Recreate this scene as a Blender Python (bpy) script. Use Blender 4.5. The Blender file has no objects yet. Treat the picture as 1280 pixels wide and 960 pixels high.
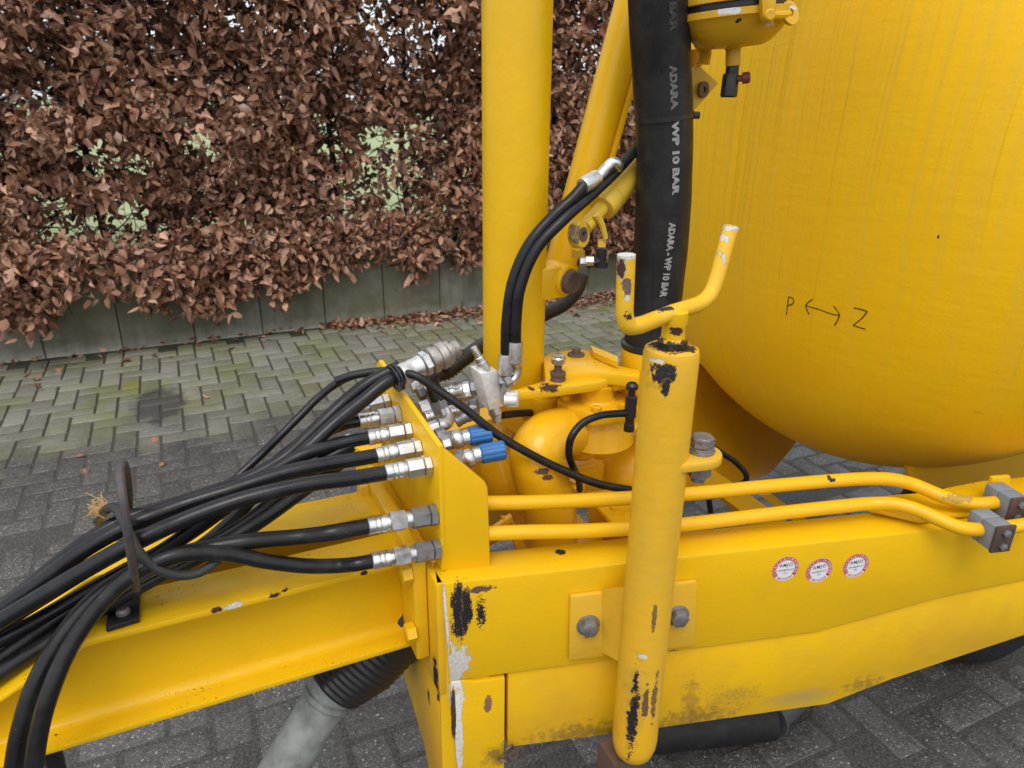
import bpy, bmesh, math, random
import numpy as np
from mathutils import Vector, Matrix
random.seed(7); rng = np.random.default_rng(7)
S = bpy.context.scene
COL = S.collection

# ------------------------------------------------------------------ camera
F, CAM_H = 900.0, 1.55
_a, _p, _q = math.radians(65), math.radians(21.4), math.radians(-0.6)
_h = np.array([math.cos(_a), math.sin(_a), 0]); _r0 = np.array([math.sin(_a), -math.cos(_a), 0]); _u = np.array([0, 0, 1.0])
CF = _h*math.cos(_p) - _u*math.sin(_p); _d0 = -_u*math.cos(_p) - _h*math.sin(_p)
CR = _r0*math.cos(_q) + _d0*math.sin(_q); CD = _d0*math.cos(_q) - _r0*math.sin(_q)
C0 = np.array([0, 0, CAM_H])
cam = bpy.data.objects.new('camera', bpy.data.cameras.new('camera')); COL.objects.link(cam)
M = Matrix.Identity(4)
for i in range(3):
    M[i][0] = CR[i]; M[i][1] = -CD[i]; M[i][2] = -CF[i]; M[i][3] = C0[i]
cam.matrix_world = M
cam.data.sensor_width = 36; cam.data.lens = F/1280*36; cam.data.clip_start = .05; cam.data.clip_end = 2000
cam.data.dof.use_dof = True; cam.data.dof.focus_distance = 1.15; cam.data.dof.aperture_fstop = 9.0
S.camera = cam
S.render.resolution_x, S.render.resolution_y = 1024, 768

# ------------------------------------------------------------------ world, sun, exposure
W = bpy.data.worlds.new('World'); S.world = W; W.use_nodes = True
SUN_EL, SUN_ROT = math.radians(58), math.radians(-150)
nt = W.node_tree; nt.nodes.clear()
sky = nt.nodes.new('ShaderNodeTexSky'); sky.sky_type = 'NISHITA'; sky.sun_disc = False
sky.sun_elevation = SUN_EL; sky.sun_rotation = SUN_ROT; sky.dust_density = 4; sky.ozone_density = .5
bg1 = nt.nodes.new('ShaderNodeBackground'); bg1.inputs[1].default_value = .05
bg2 = nt.nodes.new('ShaderNodeBackground'); bg2.inputs[0].default_value = (.95, .97, 1, 1); bg2.inputs[1].default_value = .96
ad = nt.nodes.new('ShaderNodeAddShader'); wo = nt.nodes.new('ShaderNodeOutputWorld')
nt.links.new(sky.outputs[0], bg1.inputs[0]); nt.links.new(bg1.outputs[0], ad.inputs[0]); nt.links.new(bg2.outputs[0], ad.inputs[1])
nt.links.new(ad.outputs[0], wo.inputs[0])
sl = bpy.data.lights.new('sun', 'SUN'); sl.energy = 1.25; sl.angle = math.radians(30); sl.color = (1, .97, .92)
so = bpy.data.objects.new('sun', sl); COL.objects.link(so)
_sd = Vector((math.sin(SUN_ROT)*math.cos(SUN_EL), math.cos(SUN_ROT)*math.cos(SUN_EL), math.sin(SUN_EL)))
so.rotation_euler = _sd.to_track_quat('Z', 'Y').to_euler(); so.location = (0, 0, 8)
S.view_settings.view_transform = 'Standard'; S.view_settings.look = 'None'
S.view_settings.exposure = 0.09; S.view_settings.gamma = 1

# ------------------------------------------------------------------ measuring: a photo point on a known plane of the place
def ray(x, y): return CR*(x-640)/F + CD*(y-480)/F + CF
def Zp(x, y, z): v = ray(x, y); return C0 + v*(z-C0[2])/v[2]
def Yp(x, y, Y): v = ray(x, y); return C0 + v*(Y-C0[1])/v[1]
def Xp(x, y, X): v = ray(x, y); return C0 + v*(X-C0[0])/v[0]
def proj(p):
    v = np.asarray(p)-C0; t = v@CF
    return 640+F*(v@CR)/t, 480+F*(v@CD)/t, t
def Ypts(*a): return [Yp(*q) for q in a]
BT = .90
B0 = Zp(552, 730, BT); B1 = Zp(1280, 650, BT)
BU = (B1-B0)/np.linalg.norm(B1-B0); BN = np.array([BU[1], -BU[0], 0]); UP = np.array([0, 0, 1.0])
def BP(x, y, o=0.0):
    v = ray(x, y); t = ((B0+BN*o-C0)@BN)/(v@BN); return C0+v*t
def BL(s, z, o=0.0): return np.array([B0[0], B0[1], 0]) + BU*s + BN*o + UP*z
def rpx(p, w): return w/2*proj(p)[2]/F          # radius of something w pixels wide at p

# ------------------------------------------------------------------ materials
class NB:
    def __init__(s, name):
        s.m = bpy.data.materials.new(name); s.m.use_nodes = True
        s.t = s.m.node_tree; s.t.nodes.clear()
        s.o = s.N('ShaderNodeOutputMaterial'); s.b = s.N('ShaderNodeBsdfPrincipled'); s.L(s.b.outputs[0], s.o.inputs[0])
        s.geo = s.N('ShaderNodeNewGeometry'); s.pos = s.geo.outputs['Position']
    def N(s, k, **kw):
        n = s.t.nodes.new(k)
        for a, b in kw.items(): setattr(n, a, b)
        return n
    def L(s, a, b): s.t.links.new(a, b)
    def put(s, inp, v):
        if hasattr(v, 'links'): s.L(v, inp)
        elif isinstance(v, (tuple, list)) and len(v) == 3 and len(inp.default_value) == 4: inp.default_value = (*v, 1)
        else: inp.default_value = v
    def math(s, op, a, b=0.0, c=0.0, clamp=False):
        n = s.N('ShaderNodeMath', operation=op, use_clamp=clamp)
        for i, v in enumerate((a, b, c)): s.put(n.inputs[i], v)
        return n.outputs[0]
    def vec(s, op, a, b): 
        n = s.N('ShaderNodeVectorMath', operation=op); s.put(n.inputs[0], a); s.put(n.inputs[1], b); return n
    def noise(s, scale, detail=4, rough=.55, vec=None, dist=0.0):
        n = s.N('ShaderNodeTexNoise'); n.inputs['Scale'].default_value = scale; n.inputs['Detail'].default_value = detail
        n.inputs['Roughness'].default_value = rough; n.inputs['Distortion'].default_value = dist
        s.L(vec if vec is not None else s.pos, n.inputs['Vector']); return n.outputs['Fac']
    def stretch(s, v3): 
        return s.vec('MULTIPLY', s.pos, v3).outputs[0]
    def ramp(s, f, a, b, lo=0.0, hi=1.0):
        n = s.N('ShaderNodeMapRange'); n.clamp = True
        for i, v in enumerate((f, a, b, lo, hi)): s.put(n.inputs[i], v)
        return n.outputs[0]
    def mix(s, f, a, b, mode='MIX'):
        n = s.N('ShaderNodeMix', data_type='RGBA', blend_type=mode)
        s.put(n.inputs[0], f); s.put(n.inputs[6], a); s.put(n.inputs[7], b); return n.outputs[2]
    def bump(s, h, strength=.2, dist=.002, prev=None):
        n = s.N('ShaderNodeBump'); n.inputs['Strength'].default_value = strength; n.inputs['Distance'].default_value = dist
        s.L(h, n.inputs['Height'])
        if prev is not None: s.L(prev, n.inputs['Normal'])
        return n.outputs[0]
    def fin(s, col=None, rough=None, metal=None, nrm=None, spec=None):
        if col is not None: s.put(s.b.inputs['Base Color'], col)
        if rough is not None: s.put(s.b.inputs['Roughness'], rough)
        if metal is not None: s.put(s.b.inputs['Metallic'], metal)
        if nrm is not None: s.L(nrm, s.b.inputs['Normal'])
        if spec is not None: s.b.inputs['Specular IOR Level'].default_value = spec
        return s.m

BLACKC, RUST, WHITEC, PRIMER = (.012, .013, .015), (.06, .022, .015), (.62, .60, .56), (.11, .065, .055)
def paint(name, base=(.77, .455, .003), alt=(.72, .42, .006), chips=(), streak=0.0, dirt=.5, rough=.36, speck=.5, brush=(9, 9, 60), spec=.38):
    b = NB(name)
    big = b.ramp(b.noise(5, 3), .35, .7)
    c = b.mix(big, base, alt)
    if streak:      # water runs: lines of steepest descent, one value per bearing round the domed end
        sp_ = b.N('ShaderNodeSeparateXYZ'); b.L(b.pos, sp_.inputs[0])
        az = b.math('ARCTAN2', b.math('SUBTRACT', sp_.outputs[1], 1.169), b.math('SUBTRACT', sp_.outputs[0], 2.3))
        def runs(k, kz):
            w_ = b.math('MULTIPLY', b.noise(2.3, 3), .035)
            cv = b.N('ShaderNodeCombineXYZ'); b.L(b.math('MULTIPLY', b.math('ADD', az, w_), k), cv.inputs[0]); b.L(b.math('MULTIPLY', sp_.outputs[2], kz), cv.inputs[2]); return cv.outputs[0]
        n = b.noise(1, 4, .62, runs(95, .55), .0)
        n2 = b.noise(1, 3, .6, runs(190, .9), .0)
        lo = b.math('MULTIPLY', b.ramp(b.noise(2.2, 2), .35, .65), b.ramp(sp_.outputs[2], 1.0, 1.4, .35, 1))
        f = b.math('MULTIPLY', b.math('MULTIPLY', b.ramp(n, .44, .62), b.ramp(sp_.outputs[2], .85, 1.35, .45, 1)), streak)
        c = b.mix(b.math('MULTIPLY', f, b.ramp(b.noise(1.7, 3), .35, .65, .25, .8)), c, (.74, .46, .035))
        f2 = b.math('MULTIPLY', b.math('MULTIPLY', b.ramp(n2, .54, .70), lo), streak*.55)
        c = b.mix(f2, c, (.45, .25, .005))
    # grime: soft dull film, heavier where water stands (level faces)
    up = b.ramp(b.N('ShaderNodeSeparateXYZ').outputs[2], 0, 1) if False else None
    film = b.math('MULTIPLY', b.ramp(b.noise(14, 6, .65), .5, .8), .34*dirt)
    c = b.mix(film, c, (.42, .28, .03))
    sx = b.N('ShaderNodeSeparateXYZ'); b.L(b.geo.outputs['True Normal'], sx.inputs[0])
    lev = b.ramp(sx.outputs[2], .5, .95)
    patch = b.ramp(b.noise(11, 3, .6), .47, .66)
    sp = b.math('MAXIMUM', b.ramp(b.noise(190, 2, .5), .66, .70), b.ramp(b.noise(400, 2, .5), .69, .72))
    spk = b.math('MULTIPLY', b.math('MULTIPLY', sp, patch), b.math('ADD', b.math('MULTIPLY', lev, .9), .12))
    c = b.mix(b.math('MULTIPLY', spk, speck), c, (.03, .018, .010))
    r = b.ramp(b.noise(30, 4), .3, .75, rough-.08, rough+.14)
    hgt = b.noise(1, 3, .5, b.stretch(brush))
    nr = b.bump(hgt, .30, .002)
    nr = b.bump(b.noise(38, 4, .6), .22, .003, nr)
    nr = b.bump(b.noise(170, 2, .5), .2, .0012, nr)
    mask_sum = None
    for ch in sorted(chips, key=lambda q: 0 if len(q) > 5 and q[5] else 1):
        ctr, rad, colr = ch[0], ch[1], ch[2]
        fr = ch[3] if len(ch) > 3 else 55.0
        amp = ch[4] if len(ch) > 4 else 1.2
        if not hasattr(rad, '__len__'): rad = (rad, rad, rad)
        d = b.vec('SUBTRACT', b.pos, tuple(float(v) for v in ctr)).outputs[0]
        d = b.vec('DIVIDE', d, tuple(float(v) for v in rad)).outputs[0]
        ln = b.N('ShaderNodeVectorMath', operation='LENGTH'); b.L(d, ln.inputs[0])
        nv = b.stretch((1, 1, ch[6])) if len(ch) > 6 else None
        nn = b.math('MULTIPLY', b.math('SUBTRACT', b.noise(fr, 5, .65, nv), .5), 2*amp)
        soft = ch[5] if len(ch) > 5 else 0
        dd = b.math('ADD', b.math('ADD', ln.outputs['Value'], nn), b.math('MULTIPLY', b.math('SUBTRACT', b.noise(fr*4.5, 3, .6), .5), amp*.7))
        f = b.ramp(dd, 1.0, .25 if soft else .93, 0, soft or 1.0)
        if not soft: c = b.mix(b.ramp(dd, 1.16, 1.04, 0, .75), c, (.30, .15, .045) if colr[0] < .3 else (.50, .36, .13))
        if not soft: colr = b.mix(b.ramp(b.noise(fr*3, 4), .52, .66, 0, .7), colr, (.09, .05, .035) if colr[0] < .3 else (.36, .33, .28))
        c = b.mix(f, c, colr)
        r = b.mix(f, r, (.55, .55, .55))
        if soft: continue
        mask_sum = f if mask_sum is None else b.math('MAXIMUM', mask_sum, f)
    if mask_sum is not None:
        nr = b.bump(b.math('SUBTRACT', 1.0, mask_sum), .6, .0012, nr)
    return b.fin(c, r, 0.0, nr, spec)

def metal(name, col=(.55, .55, .54), rough=.32, rusty=0.0, grime=.3, met=1.0):
    b = NB(name)
    c = b.mix(b.ramp(b.noise(60, 5, .6), .35, .7), col, tuple(v*.72 for v in col))
    c = b.mix(b.math('MULTIPLY', b.ramp(b.noise(95, 5, .7), .55, .68), grime), c, (.07, .065, .06))
    mt = met
    if rusty:
        f = b.math('MULTIPLY', b.ramp(b.noise(48, 5, .7), .5, .62), rusty)
        c = b.mix(f, c, (.13, .06, .035)); mt = b.math('SUBTRACT', met, b.math('MULTIPLY', f, met*.9))
    r = b.ramp(b.noise(90, 4), .3, .7, rough-.08, rough+.22)
    return b.fin(c, r, mt, b.bump(b.noise(260, 3), .14, .0006))

def rubber(name, col=(.016, .016, .018), rough=.42, dust=.3, rib=0):
    b = NB(name)
    d = b.math('MULTIPLY', b.ramp(b.noise(22, 6, .7), .48, .8), dust)
    c = b.mix(d, col, (.055, .052, .05))
    c = b.mix(b.math('MULTIPLY', b.ramp(b.noise(240, 2), .70, .78), dust*.6), c, (.20, .19, .18))
    r = b.ramp(b.noise(35, 4), .3, .75, rough-.1, rough+.18)
    nr = b.bump(b.noise(330, 3), .25, .0008)
    return b.fin(c, r, 0.0, nr, .36)

def plain(name, col, rough=.5, var=.25, sc=40, bump=.15, met=0.0):
    b = NB(name)
    c = b.mix(b.ramp(b.noise(sc, 5, .6), .35, .7), col, tuple(v*(1-var) for v in col))
    return b.fin(c, b.ramp(b.noise(sc*1.3, 4), .3, .7, max(.02, rough-.08), rough+.1), met, b.bump(b.noise(sc*4, 3), bump, .001))

# ------------------------------------------------------------------ mesh helpers
def V(p): return Vector([float(c) for c in p])
def norm(v): v = np.asarray(v, float); return v/np.linalg.norm(v)
def frame(ax, ref=None):
    ax = norm(ax); ref = np.array([0, 0, 1.0]) if ref is None else np.asarray(ref, float)
    if abs(ax@norm(ref)) > .98: ref = np.array([1.0, 0, 0])
    a = norm(np.cross(ref, ax)); return a, np.cross(ax, a), ax
class MB:
    """collects shapes, then links them as ONE mesh object"""
    def __init__(s): s.bm = bmesh.new(); s.mi = 0
    def tag(s, faces):
        for f in faces: f.material_index = s.mi
    def ring_loft(s, rings, cap=True, closed=False):
        vs = [[s.bm.verts.new(V(p)) for p in R] for R in rings]; fs = []
        n = len(vs[0]); m = len(vs)
        for i in range(m if closed else m-1):
            A, B = vs[i], vs[(i+1) % m]
            for j in range(n):
                k = (j+1) % n
                fs.append(s.bm.faces.new((A[j], A[k], B[k], B[j])))
        if cap and not closed:
            fs.append(s.bm.faces.new(vs[0][::-1])); fs.append(s.bm.faces.new(vs[-1]))
        s.tag(fs); return fs
    def tube(s, pts, r, seg=14, smooth=8, rfun=None, cap=True, flat=1.0):
        P = spline(pts, smooth) if smooth > 1 else np.array(pts, float)
        n = len(P); T = np.gradient(P, axis=0); T /= np.linalg.norm(T, axis=1)[:, None]
        a, b, _ = frame(T[0]); rings = []
        cum = np.concatenate([[0], np.cumsum(np.linalg.norm(np.diff(P, axis=0), axis=1))])
        for i in range(n):
            a = a-(a@T[i])*T[i]; a = a/np.linalg.norm(a); b = np.cross(T[i], a)
            if rfun is not None: rr = rfun(cum[i], cum[-1])
            elif hasattr(r, '__len__'): rr = np.interp(i/(n-1), np.linspace(0, 1, len(r)), r)
            else: rr = r
            rings.append([P[i]+rr*(math.cos(t)*a+flat*math.sin(t)*b) for t in np.arange(seg)*2*math.pi/seg])
        s.ring_loft(rings, cap); return P
    def lathe(s, o, ax, prof, seg=20, ref=None, hexed=False):
        a, b, ax = frame(ax, ref); o = np.asarray(o, float); rings = []
        for (h, r) in prof:
            rings.append([o+ax*h+max(r, 1e-5)*(math.cos(t)*a+math.sin(t)*b) for t in np.arange(seg)*2*math.pi/seg])
        s.ring_loft(rings); return o+ax*prof[-1][0]
    def hexnut(s, o, ax, L, r, ref=None, ch=.12):
        c = r*ch
        return s.lathe(o, ax, [(0, r-c), (c*.6, r), (L-c*.6, r), (L, r-c)], 6, ref)
    def prism(s, poly, vec):
        vec = np.asarray(vec, float); A = [np.asarray(p, float) for p in poly]
        s.ring_loft([A, [p+vec for p in A]])
    def box(s, o, ex, ey, ez):
        o, ex, ey, ez = [np.asarray(q, float) for q in (o, ex, ey, ez)]
        s.prism([o, o+ex, o+ex+ey, o+ey], ez)
    def cbox(s, c, sx, sy, sz, ax=(1, 0, 0), up=(0, 0, 1)):
        ax = norm(ax); up = np.asarray(up, float); up = norm(up-(up@ax)*ax); ay = np.cross(up, ax); c = np.asarray(c, float)
        s.box(c-ax*sx/2-ay*sy/2-up*sz/2, ax*sx, ay*sy, up*sz)
    def sphere(s, c, r, seg=18, rings=12, sc=(1, 1, 1)):
        c = np.asarray(c, float); R = []
        for i in range(rings+1):
            t = math.pi*i/rings; z = -math.cos(t); q = max(math.sin(t), .01)
            R.append([c+r*np.array([q*math.cos(p)*sc[0], q*math.sin(p)*sc[1], z*sc[2]]) for p in np.arange(seg)*2*math.pi/seg])
        s.ring_loft(R)
    def bevel(s, w, seg=2, ang=30):
        s.bm.normal_update()
        es = [e for e in s.bm.edges if len(e.link_faces) == 2 and e.calc_face_angle(0) > math.radians(ang)]
        bmesh.ops.bevel(s.bm, geom=es, offset=w, segments=seg, profile=.5, affect='EDGES', clamp_overlap=True)
        return s
    def build(s, name, mats, parent=None, ang=35, label=None):
        bmesh.ops.recalc_face_normals(s.bm, faces=s.bm.faces)
        me = bpy.data.meshes.new(name); 
        base = root_loc(parent)
        for v in s.bm.verts: v.co -= base
        s.bm.to_mesh(me); s.bm.free()
        for m in (mats if isinstance(mats, (list, tuple)) else [mats]): me.materials.append(m)
        me.polygons.foreach_set('use_smooth', [True]*len(me.polygons))
        me.set_sharp_from_angle(angle=math.radians(ang))
        return link(name, me, parent, label)
def root_loc(parent):
    o = parent; L = Vector((0, 0, 0))
    while o is not None: L = L+o.location; o = o.parent
    return L
def link(name, me, parent=None, label=None):
    o = bpy.data.objects.new(name, me); COL.objects.link(o)
    if parent is not None: o.parent = parent
    if label: o['label'] = label
    return o
def thing(name, loc, label, cat, group=None):
    o = bpy.data.objects.new(name, None); COL.objects.link(o); o.location = V(loc); o.empty_display_size = .05
    return tag(o, label, cat, group)
def tag(o, label, cat, group=None):
    o['label'] = label; o['category'] = cat
    if group: o['group'] = group
    return o
def struct(o): o['kind'] = 'structure'; return o
def stuff(o): o['kind'] = 'stuff'; return o
def spline(pts, k=8):
    """centripetal Catmull-Rom: no kinks where points lie close together"""
    P = np.array(pts, float)
    if len(P) < 3: return np.array([P[0]+(P[-1]-P[0])*t for t in np.linspace(0, 1, k+1)])
    E = np.vstack([2*P[0]-P[1], P, 2*P[-1]-P[-2]]); out = []
    for i in range(1, len(E)-2):
        p0, p1, p2, p3 = E[i-1:i+3]
        d = lambda a, b: max(1e-6, np.linalg.norm(a-b)**.5)
        t0 = 0; t1 = t0+d(p0, p1); t2 = t1+d(p1, p2); t3 = t2+d(p2, p3)
        for t in np.linspace(t1, t2, k, endpoint=False):
            a1 = (t1-t)/(t1-t0)*p0+(t-t0)/(t1-t0)*p1; a2 = (t2-t)/(t2-t1)*p1+(t-t1)/(t2-t1)*p2; a3 = (t3-t)/(t3-t2)*p2+(t-t2)/(t3-t2)*p3
            b1 = (t2-t)/(t2-t0)*a1+(t-t0)/(t2-t0)*a2; b2 = (t3-t)/(t3-t1)*a2+(t-t1)/(t3-t1)*a3
            out.append((t2-t)/(t2-t1)*b1+(t-t1)/(t2-t1)*b2)
    out.append(E[-2]); return np.array(out)
def raw(name, verts, faces_flat, loop_tot, mats, parent=None, smooth=False, matidx=None):
    me = bpy.data.meshes.new(name); base = np.array(root_loc(parent))
    verts = np.asarray(verts, np.float32)-base.astype(np.float32); nl = len(faces_flat); nf = len(loop_tot)
    me.vertices.add(len(verts)); me.vertices.foreach_set('co', verts.ravel())
    me.loops.add(nl); me.loops.foreach_set('vertex_index', np.asarray(faces_flat, np.int32))
    me.polygons.add(nf); lt = np.asarray(loop_tot, np.int32)
    me.polygons.foreach_set('loop_start', np.concatenate([[0], np.cumsum(lt)[:-1]]).astype(np.int32))
    if smooth: me.polygons.foreach_set('use_smooth', np.ones(nf, bool))
    for m in (mats if isinstance(mats, (list, tuple)) else [mats]): me.materials.append(m)
    if matidx is not None: me.polygons.foreach_set('material_index', np.asarray(matidx, np.int32))
    me.update(calc_edges=True); me.validate()
    return link(name, me, parent)
_txt = {}
def text_mesh(txt, bold=0.0, space=1.0):
    """flat letters as (verts Nx2, faces), height about 1"""
    cu = bpy.data.curves.new('t', 'FONT'); cu.body = txt; cu.size = 1; cu.resolution_u = 3; cu.offset = bold
    cu.space_character = space; cu.align_x = 'CENTER'; cu.align_y = 'CENTER'
    o = bpy.data.objects.new('t', cu); COL.objects.link(o)
    dg = bpy.context.evaluated_depsgraph_get(); ev = o.evaluated_get(dg); me = ev.to_mesh()
    vs = np.array([v.co[:2] for v in me.vertices]); fs = [tuple(p.vertices) for p in me.polygons]
    ev.to_mesh_clear(); bpy.data.objects.remove(o); bpy.data.curves.remove(cu)
    return vs, fs
def put_text(mb, txt, fn, size=1.0, bold=0.0, sx=1.0, space=1.0):
    vs, fs = text_mesh(txt, bold, space)
    bv = [mb.bm.verts.new(V(fn(x*size*sx, y*size))) for x, y in vs]
    for f in fs:
        try:
            ff = mb.bm.faces.new([bv[i] for i in f]); ff.material_index = mb.mi
        except ValueError: pass

# ------------------------------------------------------------------ material library
M_steel = metal('zinc_steel', (.76, .76, .76), .34)
M_bright = metal('bright_steel', (.80, .80, .80), .24, grime=.2)
M_bolt = metal('grey_bolt', (.30, .30, .31), .45, rusty=.35, grime=.6, met=.7)
M_rusty = metal('rusty_steel', (.16, .11, .09), .6, rusty=.9, met=.4)
M_rub = rubber('hose_rubber', (.007, .007, .009), .30, .35); M_rub2 = rubber('hose_rubber_dusty', (.009, .009, .0095), .33, .6)
M_bigrub = rubber('big_hose_rubber', (.0105, .0105, .012), .44, .5)
M_print = plain('grey_print', (.33, .33, .33), .7, .5, 160)
M_ink = plain('black_ink', (.02, .014, .008), .6)
M_blackpl = plain('black_plastic', (.015, .015, .016), .38, .3)
M_blue = plain('blue_plastic', (.03, .16, .42), .42, .25)
M_alu = plain('aluminium_block', (.80, .79, .77), .42, .25, 120, .2, .3)
M_greypl = plain('grey_plastic', (.21, .25, .29), .5, .2)
M_brown = metal('brown_plate', (.10, .07, .06), .5, rusty=.5, met=.3)
M_shaft = plain('shaft_guard_plastic', (.29, .31, .29), .42, .6, 22)
M_white = plain('sticker_white', (.72, .72, .76), .4, .06); M_red = plain('sticker_red', (.55, .03, .035), .4, .25)
M_redkn = plain('red_knob', (.17, .03, .025), .5, .3)
M_twine = plain('twine_fibre', (.62, .40, .16), .8, .3)
M_tyre = rubber('tyre_rubber', (.012, .012, .013), .6, .35)
M_silver = metal('hose_ferrule', (.80, .80, .80), .30, grime=.3)
# ------------------------------------------------------------------ ground, paving, wall, field
WALL_Y, WALL_Z = 5.21, .52
def mat_paving(name, joint=False):
    b = NB(name)
    sx = b.N('ShaderNodeSeparateXYZ'); b.L(b.pos, sx.inputs[0]); Yc = sx.outputs[1]
    wob = b.math('MULTIPLY', b.math('SUBTRACT', b.noise(2.6, 4), .5), 1.5)
    far = b.ramp(b.math('ADD', Yc, wob), 3.45, 4.0)
    if joint:
        c = b.mix(b.ramp(b.noise(130, 4, .7), .4, .65), (.030, .029, .026), (.105, .10, .092))
        c = b.mix(b.math('MULTIPLY', b.ramp(b.noise(4, 3), .45, .6), far), c, (.045, .055, .014))
        return b.fin(c, .7, 0.0, b.bump(b.noise(300, 3), .6, .003))
    inf = b.N('ShaderNodeObjectInfo'); rnd = b.math('FRACT', b.math('ADD', inf.outputs['Random'], b.geo.outputs['Random Per Island']))
    n1 = b.noise(55, 5, .65)
    dark = b.mix(b.ramp(n1, .3, .7), (.055, .053, .050), (.13, .127, .12))
    # exposed aggregate
    vo = b.N('ShaderNodeTexVoronoi'); vo.inputs['Scale'].default_value = 115; b.L(b.pos, vo.inputs['Vector'])
    csep = b.N('ShaderNodeSeparateColor'); b.L(vo.outputs['Color'], csep.inputs[0])
    peb = b.ramp(vo.outputs['Distance'], .42, .30)
    dark = b.mix(b.math('MULTIPLY', peb, b.ramp(csep.outputs[0], .25, .9, 0, .7)), dark, b.mix(csep.outputs[2], (.36, .34, .31), (.13, .12, .11)))
    v2 = b.N('ShaderNodeTexVoronoi'); v2.inputs['Scale'].default_value = 260; b.L(b.pos, v2.inputs['Vector'])
    c2 = b.N('ShaderNodeSeparateColor'); b.L(v2.outputs['Color'], c2.inputs[0])
    dark = b.mix(b.math('MULTIPLY', b.ramp(v2.outputs['Distance'], .45, .3), b.ramp(c2.outputs[0], .82, .95, 0, .9)), dark, (.42, .41, .39))
    chip = b.math('MULTIPLY', peb, b.ramp(csep.outputs[1], .93, .97))
    dark = b.mix(chip, dark, (.42, .41, .39))
    lite = b.mix(b.ramp(n1, .3, .7), (.20, .198, .165), (.31, .305, .26))
    moss = b.ramp(b.noise(3.1, 5, .6), .42, .62)
    lite = b.mix(b.math('MULTIPLY', moss, .75), lite, (.20, .21, .085))
    lite = b.mix(b.ramp(b.noise(38, 4), .58, .70, 0, .45), lite, (.10, .10, .08))
    c = b.mix(far, dark, lite)
    c = b.mix(b.ramp(rnd, 0, 1, 0, .60), c, b.mix(1.0, c, (.55, .55, .54), 'MULTIPLY'))
    stain = b.vec('SUBTRACT', b.pos, tuple(float(v) for v in Zp(198, 506, 0))).outputs[0]
    stain = b.vec('DIVIDE', stain, (.16, .30, 1)).outputs[0]
    ln = b.N('ShaderNodeVectorMath', operation='LENGTH'); b.L(stain, ln.inputs[0])
    st = b.ramp(b.math('ADD', ln.outputs['Value'], b.math('MULTIPLY', b.noise(16, 4), 1.1)), 1.55, 1.2, 0, .8)
    c = b.mix(st, c, (.045, .044, .042))
    yel = b.vec('DIVIDE', b.vec('SUBTRACT', b.pos, tuple(float(v) for v in Zp(166, 482, 0))).outputs[0], (.06, .12, 1)).outputs[0]
    ln2 = b.N('ShaderNodeVectorMath', operation='LENGTH'); b.L(yel, ln2.inputs[0])
    c = b.mix(b.ramp(b.math('ADD', ln2.outputs['Value'], b.math('MULTIPLY', b.noise(30, 3), .8)), 1.5, 1.1, 0, .6), c, (.21, .20, .035))
    wet = b.ramp(b.noise(5, 4), .4, .65, .33, .62)
    nr = b.bump(b.noise(70, 5, .7), .6, .005); nr = b.bump(peb, .6, .003, nr)
    return b.fin(c, wet, 0.0, nr)
M_brick = mat_paving('paving_brick'); M_joint = mat_paving('joint_sand', True)
M_soil = plain('soil', (.035, .025, .018), .9, .4)
def mat_grass():
    b = NB('grass_field'); c = b.mix(b.ramp(b.noise(1.5, 6, .7), .35, .65), (.27, .32, .14), (.36, .39, .21))
    return b.fin(c, .9, 0.0, b.bump(b.noise(20, 4), .6, .03))
M_field = mat_grass()

# joint sand: one sheet out to the horizon, bricks stand proud of it
xs = np.concatenate([[-400, -60, -12], np.linspace(-5, 7, 25), [14, 60, 400]]); ys = np.concatenate([[-400, -60, -10], np.linspace(-2, 5.2, 16)])
vv = [(x, y, -.0012-.009*np.clip((y-3.0)/1.0, 0, 1)) for y in ys for x in xs]; nx = len(xs)
ff = [(j*nx+i, j*nx+i+1, (j+1)*nx+i+1, (j+1)*nx+i) for j in range(len(ys)-1) for i in range(nx-1)]
paving = struct(raw('pavement', vv, [i for f in ff for i in f], [4]*len(ff), M_joint))
fz = [(-400, 5.32, .50), (400, 5.32, .50), (400, 700, .3), (-400, 700, .3)]
struct(raw('grass_field', fz, [0, 1, 2, 3], [4], M_field))
sz = [(-30, 5.30, .505), (30, 5.30, .505), (30, 6.05, .512), (-30, 6.05, .512)]
struct(raw('hedge_bed_soil', sz, [0, 1, 2, 3], [4], M_soil))

# herringbone paving bricks
BW, GAP = .1055, .011
def brick_mesh():
    m = MB(); L, w, h = 2*BW-GAP, BW-GAP, .05
    m.box((-L/2, -w/2, -h), (L, 0, 0), (0, w, 0), (0, 0, h))
    m.bm.normal_update()
    es = [e for e in m.bm.edges if all(abs(v.co.z) < 1e-6 for v in e.verts)]
    bmesh.ops.bevel(m.bm, geom=es, offset=.006, segments=2, profile=.5, affect='EDGES')
    bmesh.ops.delete(m.bm, geom=[f for f in m.bm.faces if all(v.co.z < -.04 for v in f.verts)], context='FACES')
    me = bpy.data.meshes.new('paving_brick'); m.bm.to_mesh(me); m.bm.free(); me.materials.append(M_brick)
    me.polygons.foreach_set('use_smooth', [True]*len(me.polygons)); me.set_sharp_from_angle(angle=math.radians(50)); return me
bme = brick_mesh()
spots = []
for j in range(-12, 46):
    for i in range(-32, 58):
        k = (i+j) % 4
        if k == 0: x, y, r = (i+1)*BW, (j+.5)*BW, 0
        elif k == 2: x, y, r = (i+.5)*BW, (j+1)*BW, math.pi/2
        else: continue
        y += WALL_Y-.10-45*BW+.02
        if y > WALL_Y-.09: continue
        a, b_, t = proj((x, y, 0))
        if t < .3: continue
        spots.append((x, y, r, a, b_, t))
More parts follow.
